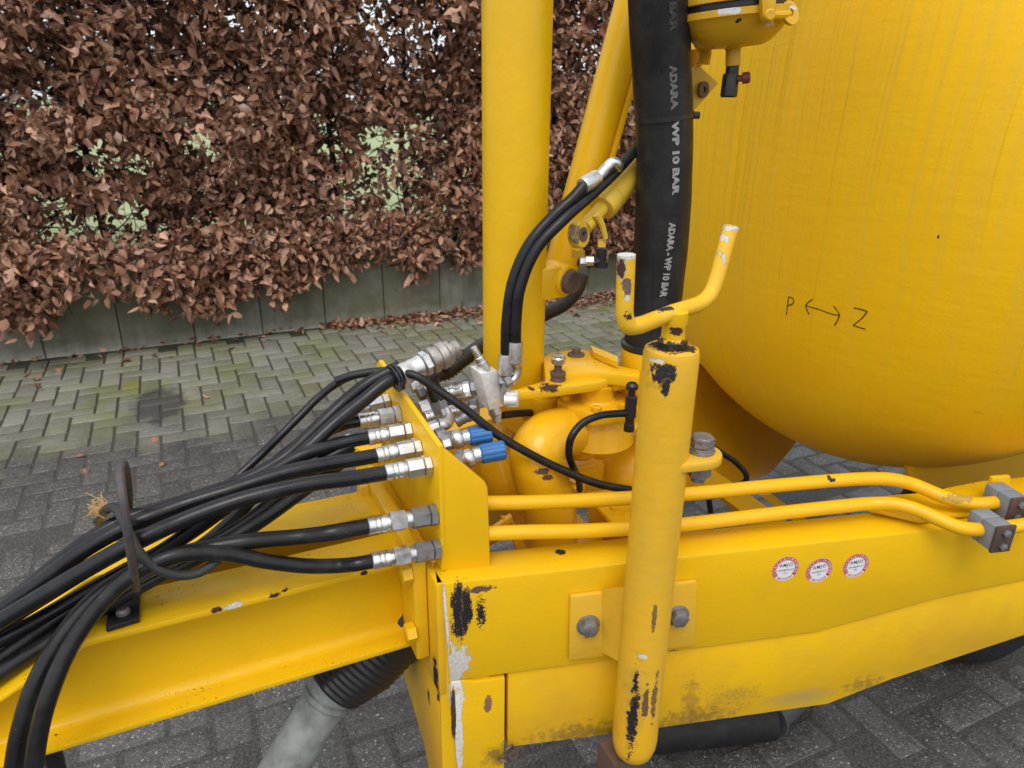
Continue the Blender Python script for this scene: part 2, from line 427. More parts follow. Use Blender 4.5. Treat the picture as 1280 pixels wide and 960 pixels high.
def masked(a, b):       # rough outline of the machine, to find the bricks that stay in view
    if b < 395: return True
    if a < 600 and b < 700-.5*a and b < 640: return False
    if a < 500 and b < 640 - .30*a+40 and b < 600: return False
    if 120 < a < 540 and b > 945-.32*(a-80)+10: return False
    if a > 840 and b > 925-.33*max(0, a-1036)-.1*(a-840): return False
    if 690 < a < 780 and b < 450: return False
    if 980 < a < 1110 and 560 < b < 660: return False
    return True
vis = [s for s in spots if -30 < s[3] < 1310 and 385 < s[4] < 990]
vis.sort(key=lambda s: (masked(s[3], s[4]), s[5]))
top = set(id(s) for s in vis[:300]); rest_v, rest_f, rest_l = [], [], []
bco = np.array([v.co for v in bme.vertices]); bfa = [list(p.vertices) for p in bme.polygons]
for s in spots:
    x, y, r = s[0], s[1], s[2]+rng.normal()*.008
    z = rng.normal()*.0010; tx, ty = rng.normal(size=2)*.006
    if id(s) in top:
        o = link('paving_brick', bme, paving); o.location = (x, y, z); o.rotation_euler = (tx, ty, r)
    elif -250 < s[3] < 1600 and s[4] > 300:
        Rm = np.array(Matrix.Rotation(r, 3, 'Z')@Matrix.Rotation(ty, 3, 'Y')); base = len(rest_v)*len(bco)
        rest_v.append(bco@Rm.T+(x, y, z))
        for f in bfa: rest_f += [i+base for i in f]; rest_l.append(len(f))
stuff(raw('paving_bricks', np.concatenate(rest_v), rest_f, rest_l, M_brick, paving))

# concrete retaining wall of upright panels
def mat_conc():
    b = NB('mossy_concrete'); inf = b.N('ShaderNodeObjectInfo')
    c = b.mix(b.ramp(b.noise(9, 6, .7), .35, .68), (.15, .15, .118), (.26, .255, .21))
    c = b.mix(b.ramp(b.noise(2.4, 4), .4, .62, 0, .7), c, (.10, .108, .05))
    sx = b.N('ShaderNodeSeparateXYZ'); b.L(b.pos, sx.inputs[0])
    c = b.mix(b.math('MULTIPLY', b.ramp(b.math('ADD', sx.outputs[2], b.math('MULTIPLY', b.noise(14, 4), .12)), .14, .07), .6), c, (.34, .335, .29))
    c = b.mix(b.math('MULTIPLY', b.ramp(b.noise(1, 4, .6, b.stretch((18, 18, 2))), .5, .7), .5), c, (.09, .09, .065))
    c = b.mix(b.math('MULTIPLY', inf.outputs['Random'], .25), c, (.07, .07, .055))
    return b.fin(c, .75, 0.0, b.bump(b.noise(80, 5), .35, .003))
M_conc = mat_conc()
PW = .446
wall = thing('retaining_wall', (1.0, WALL_Y, 0), 'low mossy grey concrete retaining wall of upright panels under the brown hedge', 'wall')
m = MB(); m.box((-(PW-.005)/2, 0, -.12), (PW-.005, 0, 0), (0, .10, 0), (0, 0, WALL_Z+.12)); m.bevel(.006)
pm = bpy.data.meshes.new('panel'); m.bm.to_mesh(pm); m.bm.free(); pm.materials.append(M_conc)
m = MB(); m.box((-8, WALL_Y+.104, -.1), (16, 0, 0), (0, .05, 0), (0, 0, WALL_Z+.06)); m.build('backing', M_soil, wall)
for k in range(-9, 13):
    o = link('panel', pm, wall); o.location = (.017+(k+.5)*PW-1.0, rng.normal()*.003, rng.normal()*.003)

# ------------------------------------------------------------------ beech hedge with last year's leaves
def mat_leaf(name):
    b = NB(name); inf = b.N('ShaderNodeObjectInfo')
    rnd = b.math('FRACT', b.math('ADD', inf.outputs['Random'], b.geo.outputs['Random Per Island']))
    cr = b.N('ShaderNodeValToRGB'); b.L(rnd, cr.inputs[0]); e = cr.color_ramp.elements
    e[0].position = 0; e[0].color = (.10, .043, .024, 1); e[1].position = 1; e[1].color = (.62, .37, .24, 1)
    for p, c in ((.3, (.25, .115, .066, 1)), (.65, (.37, .185, .115, 1)), (.88, (.47, .27, .175, 1))):
        q = e.new(p); q.color = c
    c = b.mix(b.ramp(b.noise(60, 4), .4, .7, 0, .35), cr.outputs[0], (.14, .07, .045))
    m = b.fin(c, b.ramp(rnd, 0, 1, .30, .5), 0.0, b.bump(b.noise(120, 3), .3, .003))
    return m
M_leaf = mat_leaf('dry_beech_leaf'); M_twig = plain('dark_twig', (.045, .034, .027), .8, .4)
_t = np.array([(0, 0, 0), (.30, -.27, .05), (.30, .27, .05), (.68, -.22, .07), (.68, .22, .07), (.30, 0, -.02), (.68, 0, -.03), (1, 0, -.05)])
_lf = [(0, 1, 5), (0, 5, 2), (1, 3, 6, 5), (5, 6, 4, 2), (3, 7, 6), (6, 7, 4)]
LF_FLAT = np.array([i for f in _lf for i in f]); LF_TOT = np.array([len(f) for f in _lf])
def leaves(pos, size, dirs, nrm_):
    """vertices of many leaves, each with its own curl and fold"""
    n = len(pos); d = dirs/np.linalg.norm(dirs, axis=1)[:, None]
    s = np.cross(nrm_, d); s /= np.linalg.norm(s, axis=1)[:, None]; q = np.cross(d, s)
    t = np.repeat(_t[None], n, 0).copy()
    fold = rng.uniform(-1.5, 5.5, n)[:, None]; curl = rng.normal(0, .5, n)[:, None]; wid = rng.uniform(.75, 1.2, n)[:, None]
    twist = rng.normal(0, .22, n)[:, None]
    t[:, :, 2] = t[:, :, 2]*fold + curl*(t[:, :, 0]**2)*.9 + twist*t[:, :, 1]*t[:, :, 0]*1.5
    t[:, :, 1] *= wid; t *= size[:, None, None]
    return pos[:, None]+t[:, :, 0:1]*d[:, None]+t[:, :, 1:2]*s[:, None]+t[:, :, 2:3]*q[:, None]
def leaf_obj(name, LV, mat, parent=None):
    n = len(LV); f = (LF_FLAT[None]+np.arange(n)[:, None]*8).ravel()
    return raw(name, LV.reshape(-1, 3), f, np.tile(LF_TOT, n), mat, parent, smooth=True)

hedge = thing('beech_hedge', (1.0, 5.55, .50), 'clipped beech hedge full of dry brown leaves growing above the concrete wall', 'hedge')
N = 135000
px_ = rng.uniform(-2.9, 5.6, N); dep_ = rng.beta(1.0, 1.5, N)*.85; pz_ = rng.uniform(.12, 2.75, N)
def vnoise(x, z, s, seed):
    r2 = np.random.default_rng(seed); G = r2.random((64, 64)); x = x*s+20; z = z*s+20
    i, j = np.floor(x).astype(int), np.floor(z).astype(int); u, v = x-i, z-j; u = u*u*(3-2*u); v = v*v*(3-2*v)
    g = lambda a, b: G[a % 64, b % 64]
    return (g(i, j)*(1-u)+g(i+1, j)*u)*(1-v)+(g(i, j+1)*(1-u)+g(i+1, j+1)*u)*v
relief = (vnoise(px_, pz_, 2.3, 1)-.5)*.34+(vnoise(px_, pz_, 6, 2)-.5)*.34+(vnoise(px_, pz_, 12, 12)-.5)*.12
low = np.interp(px_, [-2.5, -1.0, -.2, .4, .9, 1.4, 2.2, 6], [.36, .34, .27, .28, .33, .36, .40, .45])
py_ = 5.10+dep_+relief*(1-dep_*.6)
skirt = (pz_ < .78) & (rng.random(N) < .62)
py_ = np.where(skirt, 5.19-rng.beta(1.3, 1.6, N)*.42*np.clip((2.2-px_)/3.0, .25, 1)*np.clip((1.05-pz_)/.5, .3, 1), py_)
low = low+vnoise(px_, px_*0, 5, 3)*.26-.13+rng.random(N)**2*.16
keep = (pz_ > low) & ~((pz_ < .62) & (py_ > 5.16)) 
dens = .47+.60*vnoise(px_, pz_, 3.2, 4)+.3*vnoise(px_, pz_, 9, 5)
keep &= rng.random(N) < dens
# thin places where the field or the sky shows through
for (gx, gy, rx, rz, k) in [(40, 122, .18, .08, .8), (118, 195, .12, .14, .82), (170, 205, .12, .08, .85), (90, 275, .16, .08, .7), (168, 265, .12, .13, .8),
        (412, 172, .09, .18, .9), (430, 240, .16, .16, .75), (490, 205, .28, .24, .72), (500, 245, .16, .12, .85), (530, 155, .14, .12, .8), (455, 130, .18, .08, .6),
        (500, 50, .22, .15, .66), (540, 40, .14, .14, .62), (465, 15, .14, .16, .75), (515, 85, .2, .08, .7), (300, 25, .18, .06, .6), (365, 40, .14, .08, .5), (480, 170, .2, .12, .7),
        (255, 180, .10, .12, .7), (60, 255, .16, .08, .75), (575, 215, .12, .14, .5), (150, 275, .16, .12, .7), (735, 90, .25, .2, .6), (745, 25, .2, .2, .5), (780, 60, .2, .2, .6)]:
    g = Yp(gx, gy, 5.45)
    e = ((px_-g[0])/rx)**2+((pz_-g[2])/rz)**2+(rng.random(N)-.5)*.5
    keep &= ~((e < 1) & (rng.random(N) < k))
px_, py_, pz_, dep_ = px_[keep], py_[keep], pz_[keep], dep_[keep]; n = len(px_)
size = rng.uniform(.038, .084, n)*np.where(rng.random(n) < .10, 1.3, 1)
dirs = rng.normal(size=(n, 3))*.62+np.array([0, -.38, -.42]); nr_ = rng.normal(size=(n, 3))*.75+np.array([0, -.7, .55])
LV = leaves(np.stack([px_, py_, pz_], 1), size, dirs, nr_)
order = np.argsort(py_); a_, b_, t_ = [], [], []
picked = []
cells = {}
for i in order:
    A, B, T = proj((px_[i], py_[i], pz_[i]))
    if not (5 < A < 590 and 5 < B < 400): continue
    c = (int(A//17), int(B//17))
    if c in cells: continue
    cells[c] = i; picked.append(i)
    if len(picked) >= 300: break
isp = np.zeros(n, bool); isp[picked] = True
for i in picked:
    c = LV[i].mean(0); me_o = raw('leaf', LV[i]-c+np.array(hedge.location), LF_FLAT, LF_TOT, M_leaf, hedge, smooth=True)
    me_o.location = V(c)-hedge.location
stuff(leaf_obj('foliage', LV[~isp], M_leaf, hedge))
tw = MB()
for k in range(20):
    x = -2.5+k*.41+rng.normal()*.06; y = 5.55+rng.normal()*.06
    st = MB(); P = [(x, y, .48)]
    for q in range(1, 7): P.append((P[-1][0]+rng.normal()*.035, P[-1][1]+rng.normal()*.03, .48+q*.38))
    sp = st.tube(P, [.026, .018, .009], 7, 4); st.build('stem', M_twig, hedge)
    for q in range(2, len(sp), 1):
        for _ in range(3):
            d = norm(rng.normal(size=3)*(1, .8, .5)+(0, -.15, .35)); L = rng.uniform(.25, .55)
            A = sp[q]; B = A+d*L*.5+rng.normal(size=3)*.04; C_ = A+d*L+rng.normal(size=3)*.06
            tw.tube([A, B, C_], [.006, .002], 4, 3, cap=False)
            for __ in range(2):
                d2 = norm(d+rng.normal(size=3)*.8); tw.tube([B, B+d2*.12, B+d2*.24+rng.normal(size=3)*.03], [.003, .0012], 3, 2, cap=False)
for _ in range(420):
    x, z = rng.uniform(-2.6, 4.5), rng.uniform(.35, 2.5); a0 = np.array([x, 5.3+rng.normal()*.05, z]); d = norm(rng.normal(size=3)*(1, .25, .6)+(0, -.55, .1)); L = rng.uniform(.12, .32)
    tw.tube([a0, a0+d*L*.5+rng.normal(size=3)*.02, a0+d*L+rng.normal(size=3)*.03], [.0035, .0015], 4, 3, cap=False)
stuff(tw.build('twigs', M_twig, hedge))

# far trees beyond the field
M_far = plain('bare_wood', (.13, .135, .14), .9, .3, 2)
nn = 7000; wx = rng.uniform(-60, 90, nn); wz = .3+np.abs(rng.normal(size=nn))*(2.2+1.6*vnoise(wx, wx*0, .22, 21))
tag(stuff(leaf_obj('far_wood', leaves(np.stack([wx, 62+rng.normal(size=nn)*3, wz], 1), rng.uniform(.35, .8, nn), rng.normal(size=(nn, 3))+(0, 0, .5), rng.normal(size=(nn, 3))), M_far)),
    'grey strip of bare woodland far off beyond the field behind the hedge', 'wood')

# leaves lying on the paving
nl = 900
lx = rng.uniform(.9, 3.6, nl); ly = WALL_Y-.02-np.abs(rng.normal(size=nl))*.13*np.interp(lx, [.9, 1.4, 2.2], [.35, 1, 1.2])
lp = np.stack([lx, ly, rng.uniform(.004, .02, nl)], 1)
lx2 = rng.uniform(-2.4, 1.0, 90); lp = np.vstack([lp, np.stack([lx2, WALL_Y-.02-np.abs(rng.normal(size=90))*.06, np.full(90, .008)], 1)]); nl = len(lp)
tag(stuff(leaf_obj('leaf_litter', leaves(lp, rng.uniform(.03, .065, nl), rng.normal(size=(nl, 3))*(1, 1, .12), rng.normal(size=(nl, 3))*.25+(0, 0, 1)), M_leaf)),
    'drift of reddish brown dead leaves along the foot of the wall', 'leaf litter')
FL = [((50, 458), 'curled brown leaf on the paving near the wall at the left edge'), ((28, 473), None), ((48, 476), None), ((75, 462), None), ((93, 455), None), ((151, 452), None), ((52, 486), None), ((263, 498), 'small dark curled leaf on the paving right of the oil stain'),
      ((192, 546), 'reddish leaf on the worn paving just below the oil stain'), ((105, 570), 'pale brown leaf on the worn paving left of the upright hose ring'), ((104, 587), 'reddish leaf below the pale one left of the upright hose ring'), ((205, 582), 'orange brown leaf on the paving right of the upright hose ring'),
      ((195, 446), None), ((212, 447), None), ((285, 437), None), ((425, 449), None), ((340, 425), None), ((735, 395), None), ((762, 415), None)]
for (q, lab) in FL:
    c = Zp(q[0], q[1], .006)
    lv = leaves(c[None], np.array([rng.uniform(.04, .065)]), rng.normal(size=(1, 3))*(1, 1, .1), np.array([[rng.normal()*.2, rng.normal()*.2, 1.0]]))
    ctr = lv[0].mean(0); ctr[2] = 0
    o = raw('fallen_leaf', lv[0]-ctr, LF_FLAT, LF_TOT, M_leaf, None, smooth=True); o.location = V(ctr)+Vector((0, 0, .004))
    tag(o, lab or 'dry brown beech leaf lying on the mossy paving near the wall', 'leaf', 'fallen leaves on the paving')
# ------------------------------------------------------------------ the slurry tanker
Q = Yp
T = thing('slurry_tanker', (1.2, 1.05, 0), 'yellow slurry tanker with a round tank, a mast and a bulkhead of hose couplings', 'slurry tanker')
XP = .285
def ringplate(mb, o, ax, ri, ro, h, seg=24):
    a, b, ax = frame(ax); o = np.asarray(o, float)
    R = [[o+ax*hh+r*(math.cos(t)*a+math.sin(t)*b) for (hh, r) in ((0, ri), (0, ro), (h, ro), (h, ri))] for t in np.arange(seg)*2*math.pi/seg]
    mb.ring_loft(R, closed=True)
def hexbolt(mb, o, ax, r, washer=True, L=.6, ref=None):
    ax = norm(ax); o = np.asarray(o, float)
    if washer: mb.lathe(o, ax, [(0, r*1.28), (r*.16, r*1.28), (r*.2, r*1.2)], 20); o = o+ax*r*.19
    mb.hexnut(o, ax, r*L*1.1, r, ref)

# --- chassis side beam nearest the camera
cornerz = [((.005, z), z) for z in ()]
M_beam = paint('beam_paint', spec=.28, dirt=.55, brush=(40, 40, 9), chips=[
    (BP(573, 765), (.009, .020, .046), BLACKC, 110, 1.3, 0, .22), (BP(583, 762), (.006, .020, .034), BLACKC, 110, 1.7, 0, .22), (BP(601, 766), (.006, .01, .022), BLACKC, 260, 2.4), (BP(600, 737), (.022, .01, .005), PRIMER, 120, 1.4),
    (BL(.004, .80, 0), (.004, .012, .10), WHITEC, 60, .7, 0, .3), (BL(.013, .735, 0), (.012, .016, .06), WHITEC, 70, 1.3, 0, .5), (BL(.025, .75, 0), (.012, .016, .026), WHITEC, 90, 2.0), (BL(-.002, .76, 0), (.003, .01, .15), (.05, .03, .025), 50, .8, 0, .3),
    (BP(1018, 707), (.004, .004, .006), (.5, .45, .3)), (BP(843, 815, 0), (.010, .004, .004), (.25, .16, .04)),
    (Zp(700, 690, BT), (.007, .007, .004), BLACKC)])
def beam_poly(pp, o): return [BP(x, y, o) for x, y in pp]
m = MB()
TOPX = 1900
up_pts = [BL(0, BT), BL(1.05, BT), BL(1.9, BT), BL(1.9, .84), BL(1.6, .80), BL(1.026, .771), BL(.865, .757), BL(.632, .717), BL(.008, .717)]
m.prism([p for p in up_pts], -BN*.068); m.bevel(.0035, 2)
beam = m.build('chassis_beam', M_beam, T)
M_beamlow = paint('beam_lower_paint', alt=(.66, .36, .02), dirt=.9, brush=(34, 34, 12), chips=[
    (BL(.54, .60, .0), (.003, .004, .012), BLACKC, 90), (BL(.42, .56, 0), (.11, .04, .03), (.16, .10, .03), 90, 1.6, .6), (BL(.22, .565, 0), (.12, .04, .03), (.14, .09, .03), 90, 1.6, .6), (BL(.42, .60, 0), (.02, .04, .06), (.2, .12, .03), 70, 1.6, .5), (BL(.50, .60, 0), (.05, .04, .02), (.4, .24, .03), 150, 2.2, .6), (BL(.75, .575, 0), (.05, .04, .02), (.2, .12, .03), 90, 2.0, .6),
    (BP(740, 880), (.004, .004, .012), (.30, .27, .22), 120), (BL(.62, .57, 0), (.09, .03, .022), (.36, .30, .12), 20, .8, .55)])
m = MB(); lo = [BL(.10, .7165, -.005), BL(.632, .7165, -.005), BL(.865, .7565, -.005), BL(1.026, .7705, -.005), BL(1.6, .80, -.005), BL(1.9, .84, -.005), BL(1.9, .80, -.005), BL(1.068, .638, -.005), BL(.812, .58, -.005), BL(.687, .543, -.005), BL(.36, .548, -.005), BL(.10, .557, -.005)]
m.prism(lo, -BN*.056); m.bevel(.003, 2); m.build('lower_plate', M_beamlow, beam)
M_corner = paint('corner_post_paint', dirt=.6, chips=[(BP(610, 880), (.006, .006, .016), (.22, .12, .07), 120), (BL(.018, .68, 0), (.009, .02, .06), WHITEC, 60, 1.1, 0, .4), (BL(.020, .60, 0), (.006, .02, .09), WHITEC, 60, 1.1, 0, .4), (BL(.0125, .65, 0), (.0035, .01, .06), (.05, .03, .03), 60, .8, 0, .3), (BL(.085, .55, 0), (.03, .02, .03), (.12, .08, .03), 60, 1.2, .7)])
m = MB(); m.prism([BL(.008, .7165, .001), BL(.03, .7165, .001), BL(.045, .711, .001), BL(.0945, .711, .001), BL(.0945, .47, .001), BL(.018, .47, .001)], -BN*.06); m.bevel(.003, 2)
m.build('corner_post', M_corner, beam)
m = MB(); m.prism([BL(-.006, .8985, -.006), BL(.07, .8985, -.006), BL(.07, .47, -.006), BL(-.008, .47, -.006)], -BN*.05); m.build('closing_plate', M_corner, beam)
# gusset under the tank saddle, welded to the beam top
M_gus = paint('gusset_paint', alt=(.72, .42, .006), dirt=.6)
m = MB(); gp = [Zp(1084, 640, BT+.004), Zp(1108, 624, BT+.004), Zp(1150, 621, BT+.004), Zp(1225, 606, BT+.004), Zp(1330, 596, BT+.004), Zp(1330, 632, BT+.004), Zp(1200, 648, BT+.004), Zp(1150, 655, BT+.004)]
m.prism(gp, (0, 0, .009)); m.bevel(.003, 2); m.build('gusset', M_gus, beam)
# stickers on the beam
def sticker(px, py, rot, worn=False):
    mb = MB(); c0 = BP(px, py, .0006); s0 = (c0-B0)@BU; z0 = c0[2]; R = .0232
    def at(x, y, o): return BL(s0+x, z0+y, .0006+o)
    def rotp(x, y): c, s = math.cos(rot), math.sin(rot); return x*c-y*s, x*s+y*c
    def disc(r, o, a0=0, a1=2*math.pi, r2=0, n=40):
        for i in range(n):
            t, t2 = a0+(a1-a0)*i/n, a0+(a1-a0)*(i+1)/n
            q = [(r*math.cos(t), r*math.sin(t)), (r*math.cos(t2), r*math.sin(t2)), (r2*math.cos(t2), r2*math.sin(t2)), (r2*math.cos(t), r2*math.sin(t))]
            if r2 == 0: q = q[:3]
            f = mb.bm.faces.new([mb.bm.verts.new(V(at(*rotp(*p), o))) for p in q]); f.material_index = mb.mi
    mb.mi = 0; disc(R, 0)
    mb.mi = 1; disc(R*.985, .0002, math.radians(-42), math.radians(222), R*.70)
    mb.mi = 0
    for k in range(12):
        t = math.radians(205-k*20.7)
        def fn(x, y, t=t):
            X_, Y_ = x*math.sin(t)-y*(-math.cos(t)), -x*math.cos(t)+y*math.sin(t)
            return at(*rotp(R*.84*math.cos(t)+X_, R*.84*math.sin(t)+Y_), .0004)
        put_text(mb, str(k+1), fn, R*.26, .02)
        t2 = math.radians(215-k*20.7)
        q = [(R*.71, -.0003), (R*.98, -.0003), (R*.98, .0003), (R*.71, .0003)]
        f = mb.bm.faces.new([mb.bm.verts.new(V(at(*rotp(a*math.cos(t2)-b*math.sin(t2), a*math.sin(t2)+b*math.cos(t2)), .0004))) for a, b in q]); f.material_index = 0
    mb.mi = 1
    for k in range(5):
        t = math.radians(237+k*16.5)
        def fn(x, y, t=t):
            X_, Y_ = -x*math.sin(t)-y*math.cos(t), x*math.cos(t)-y*math.sin(t)
            return at(*rotp(R*.84*math.cos(t)+X_, R*.84*math.sin(t)+Y_), .0004)
        put_text(mb, ('20', '21', '22', '23', '24')[k], fn, R*.24, .015)
    mb.mi = 2
    put_text(mb, 'AMJO', lambda x, y: at(*rotp(x*.94+y*.06, y+R*.30), .0004), R*.38, .006, 1, 1.2)
    put_text(mb, 'Goedgekeurd', lambda x, y: at(*rotp(x+y*.12, y-R*.08), .0004), R*.205, .002, .93, 1.1)
    put_text(mb, 'tot', lambda x, y: at(*rotp(x+y*.12, y-R*.34), .0004), R*.205, .002, .93, 1.1)
    if worn:
        for _ in range(9):
            t = math.radians(rng.uniform(40, 80)); d = R*rng.uniform(.75, .97); 
            q = [(d*math.cos(t)+rng.normal()*.0012, d*math.sin(t)+rng.normal()*.0012) for _ in range(3)]
            f = mb.bm.faces.new([mb.bm.verts.new(V(at(*rotp(*p), .0005))) for p in q]); f.material_index = 2
    bm = mb.bm; me = bpy.data.meshes.new('sticker'); base = root_loc(beam)
    for v in bm.verts: v.co -= base
    bm.to_mesh(me); bm.free()
    for q in (M_white, M_red, M_ink): me.materials.append(q)
    link('sticker', me, beam)
sticker(982, 711, math.radians(2)); sticker(1024, 713, math.radians(6), True); sticker(1070, 707, math.radians(4))

# far side beam, mirrored about the middle line (seen in slivers)
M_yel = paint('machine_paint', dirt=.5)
M_yelshade = paint('shaded_yellow_paint', base=(.70, .36, .008), dirt=1.0, chips=[(Q(937, 565, 1.42), (.016, .02, .008), BLACKC, 60), (Q(930, 590, 1.42), (.012, .02, .016), BLACKC, 60)])  # same yellow with shade put into a darker base, plus real dirt and chips
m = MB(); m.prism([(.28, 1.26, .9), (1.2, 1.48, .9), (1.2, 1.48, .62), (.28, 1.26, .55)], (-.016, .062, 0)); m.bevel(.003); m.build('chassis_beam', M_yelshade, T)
# headstock plate, end plate and the leaning gusset below it
M_head = paint('headstock_paint', alt=(.66, .35, .015), dirt=.9, chips=[((XP-.02, .845, .70), (.02, .012, .05), BLACKC, 60), ((XP, .90, .62), (.02, .006, .02), BLACKC, 90)])
m = MB(); m.box((.268, B0[1]+.004, .69), (.012, 0, 0), (0, .40, 0), (0, 0, .2085)); m.bevel(.002)
hs = m.build('headstock', M_head, T)
m = MB(); lp_ = [Xp(496, 816, .272), Xp(528, 800, .272), Xp(545, 850, .272), Xp(556, 985, .272), Xp(540, 985, .272), Xp(530, 930, .272)]
m.prism(lp_, (.010, 0, 0)); m.bevel(.002); m.build('leaning_plate', M_head, hs)
m = MB(); m.box((.246, .868, .735), (.0205, 0, 0), (0, .285, 0), (0, 0, .185)); m.bevel(.002); ep = m.build('end_plate', M_head, hs)
m = MB()
for (x, y) in ((514, 716), (519, 789)):
    c = Xp(x, y, .246); m = MB(); m.hexnut(c, (-1, 0, 0), .016, .0155); m.build('bolt', M_head, hs)
for (yy, zz) in ((1.13, .90), (1.13, .76)):
    m = MB(); m.hexnut((.246, yy, zz), (-1, 0, 0), .016, .0155); m.build('bolt', M_head, hs)
# crossmembers between the beams
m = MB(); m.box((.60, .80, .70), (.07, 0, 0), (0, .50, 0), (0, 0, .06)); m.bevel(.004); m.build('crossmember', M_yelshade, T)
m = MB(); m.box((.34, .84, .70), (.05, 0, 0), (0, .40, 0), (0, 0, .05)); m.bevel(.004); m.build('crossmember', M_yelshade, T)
# slanted strips seen behind the pipes
m = MB(); A = Q(612, 640, .98); m.prism([Q(628, 648, .98), Q(640, 648, .98), Q(668, 705, .98), Q(655, 705, .98)], (0, .01, 0)); m.prism([Q(608, 668, .975), Q(640, 645, .975), Q(640, 652, .975), Q(608, 676, .975)], (0, .01, 0)); m.build('stay', M_yelshade, T)

# --- drawbar rails (rolled I sections)
M_rail = paint('rail_paint', spec=.28, alt=(.72, .42, .006), dirt=.55, speck=1.0, chips=[(Q(292, 757, .90), (.012, .006, .004), WHITEC, 120), (Q(271, 762, .9), (.006, .006, .004), RUST, 120), (Q(95, 817, .9), (.012, .006, .006), WHITEC, 90), (Q(490, 802, .9), (.010, .01, .006), PRIMER, 120, 1.5),
    (Q(343, 744, .9), (.007, .01, .003), RUST, 90), (Q(357, 737, .9), (.006, .01, .003), RUST, 90), (Q(455, 716, .9), (.005, .01, .003), BLACKC, 90)])
def isec(yc, w=.088, h=.163, tf=.010, tw_=.007, fil=.016):
    R = []
    def P(y, z): R.append((yc+y, z-h))
    P(-w/2, 0); P(-w/2, tf)
    for t in np.linspace(0, math.pi/2, 5): P(-tw_/2-fil+fil*math.sin(t), tf+fil-fil*math.cos(t))
    for t in np.linspace(0, math.pi/2, 5): P(-tw_/2-fil+fil*math.cos(t), h-tf-fil+fil*math.sin(t))
    P(-w/2, h-tf); P(-w/2, h); P(w/2, h); P(w/2, h-tf)
    for t in np.linspace(0, math.pi/2, 5): P(tw_/2+fil-fil*math.sin(t), h-tf-fil+fil*math.cos(t))
    for t in np.linspace(0, math.pi/2, 5): P(tw_/2+fil-fil*math.cos(t), tf+fil-fil*math.sin(t))
    P(w/2, tf); P(w/2, 0)
    return R
def rail(yc, x_end):
    mb = MB(); sec = isec(yc); rings = []
    for (x, drop) in ((x_end, 0), (-.180, 0), (-.196, .006), (-.34, .083), (-.37, .092), (-.80, .095)):
        rings.append([(x, y, BT-.163+(z+.163)*(1-drop/.163)) for y, z in sec])
    mb.ring_loft(rings); mb.bevel(.0025, 2, 50); return mb.build('drawbar_rail', M_rail, T)
rail1 = rail(.943, .2465); rail2 = rail(1.092, .2465)
# --- eye bracket for the hoses, bolted to the near rail
M_ring = metal('worn_ring', (.10, .10, .11), .5, rusty=.55, met=.5); M_blkpaint = plain('black_paint', (.014, .014, .015), .35, .3, 40, .2)
m = MB(); z_ = BT+.0015; m.prism([Zp(133, 791, z_), Zp(175, 778, z_), Zp(177, 722, z_), Zp(140, 732, z_)], (0, 0, .007)); m.bevel(.0015)
brk = m.build('ring_bracket', M_blkpaint, rail1)
m = MB(); m.lathe(Zp(154, 766, z_+.007), (0, 0, 1), [(0, .009), (.004, .0088), (.0075, .006), (.008, .001)], 18); m.build('bolt', M_bolt, rail1)
m = MB(); m.tube([Q(171, 736, .880), Q(166, 705, .845), Q(158, 655, .835), Q(152, 612, .845), Q(150, 592, .87), Q(152.5, 580, .91), Q(157, 585, .96), Q(160.5, 610, 1.0), Q(162, 650, 1.03), Q(166, 690, 1.04), Q(173, 728, 1.03)], .0052, 10, 6); m.build('hose_ring', M_ring, T)

# --- coupling bulkhead
M_bulk = paint('bulkhead_paint', alt=(.74, .42, .006), dirt=.25, speck=.4, brush=(30, 30, 7))
m = MB(); m.prism([(XP, .850, BT+.002), (XP, .850, 1.108), (XP, 1.155, 1.134), (XP, 1.175, 1.12), (XP, 1.175, BT+.002)], (.008, 0, 0)); m.bevel(.0015)
bulk = m.build('coupling_bulkhead', M_bulk, T)
f0 = BP(551, 556, -.030); 
m = MB(); m.prism([BP(553, 560, -.030), BP(606, 603, -.030), BP(609.5, 610, -.030), BP(613, 713, -.030), BP(557, 721, -.030)], -BN*.008); m.bevel(.0015); m.build('side_flange', M_bulk, bulk)

# --- tank
TY, TZ, TR, TXJ, TA, TN = 1.169, 1.432, .68, 1.506, .400, 3.0
def tank_hit(px, py):
    d = ray(px, py); ts = np.linspace(.5, 4, 6000); P = C0+np.outer(ts, d)
    rho = np.hypot(P[:, 1]-TY, P[:, 2]-TZ)/TR; dx = np.minimum(0, P[:, 0]-TXJ)/TA
    i = np.argmax(np.abs(dx)**TN+rho**TN < 1); p = P[i]
    rh = np.hypot(p[1]-TY, p[2]-TZ); ra = (rh/TR)**(TN-1)/TR
    nn = np.array([-(abs(min(0, p[0]-TXJ))/TA)**(TN-1)/TA, ra*(p[1]-TY)/rh, ra*(p[2]-TZ)/rh]); return p, norm(nn)
M_tank = paint('tank_paint', base=(.85, .485, .003), alt=(.88, .515, .005), streak=1.0, dirt=0, rough=.5, spec=.22, speck=.3, chips=[
    (tank_hit(1173, 296)[0], (.0018, .0018, .003), RUST, 60, .5), (tank_hit(985, 362)[0], (.002, .002, .002), WHITEC), (tank_hit(1222, 515)[0], (.012, .008, .004), (.5, .3, .02), 150, 1.6, .4)])
m = MB(); prof = [(TXJ-TA*max(0, math.cos(t))**(2/TN), TR*max(math.sin(t), 1e-6)**(2/TN)) for t in np.linspace(0, math.pi/2, 60)]+[(TXJ+.5, TR), (TXJ+1.4, TR), (TXJ+2.4, TR), (TXJ+2.6, TR*.75)]
m.lathe((0, TY, TZ), (1, 0, 0), prof, 96); tank = m.build('tank', M_tank, T, 60)
m = MB()
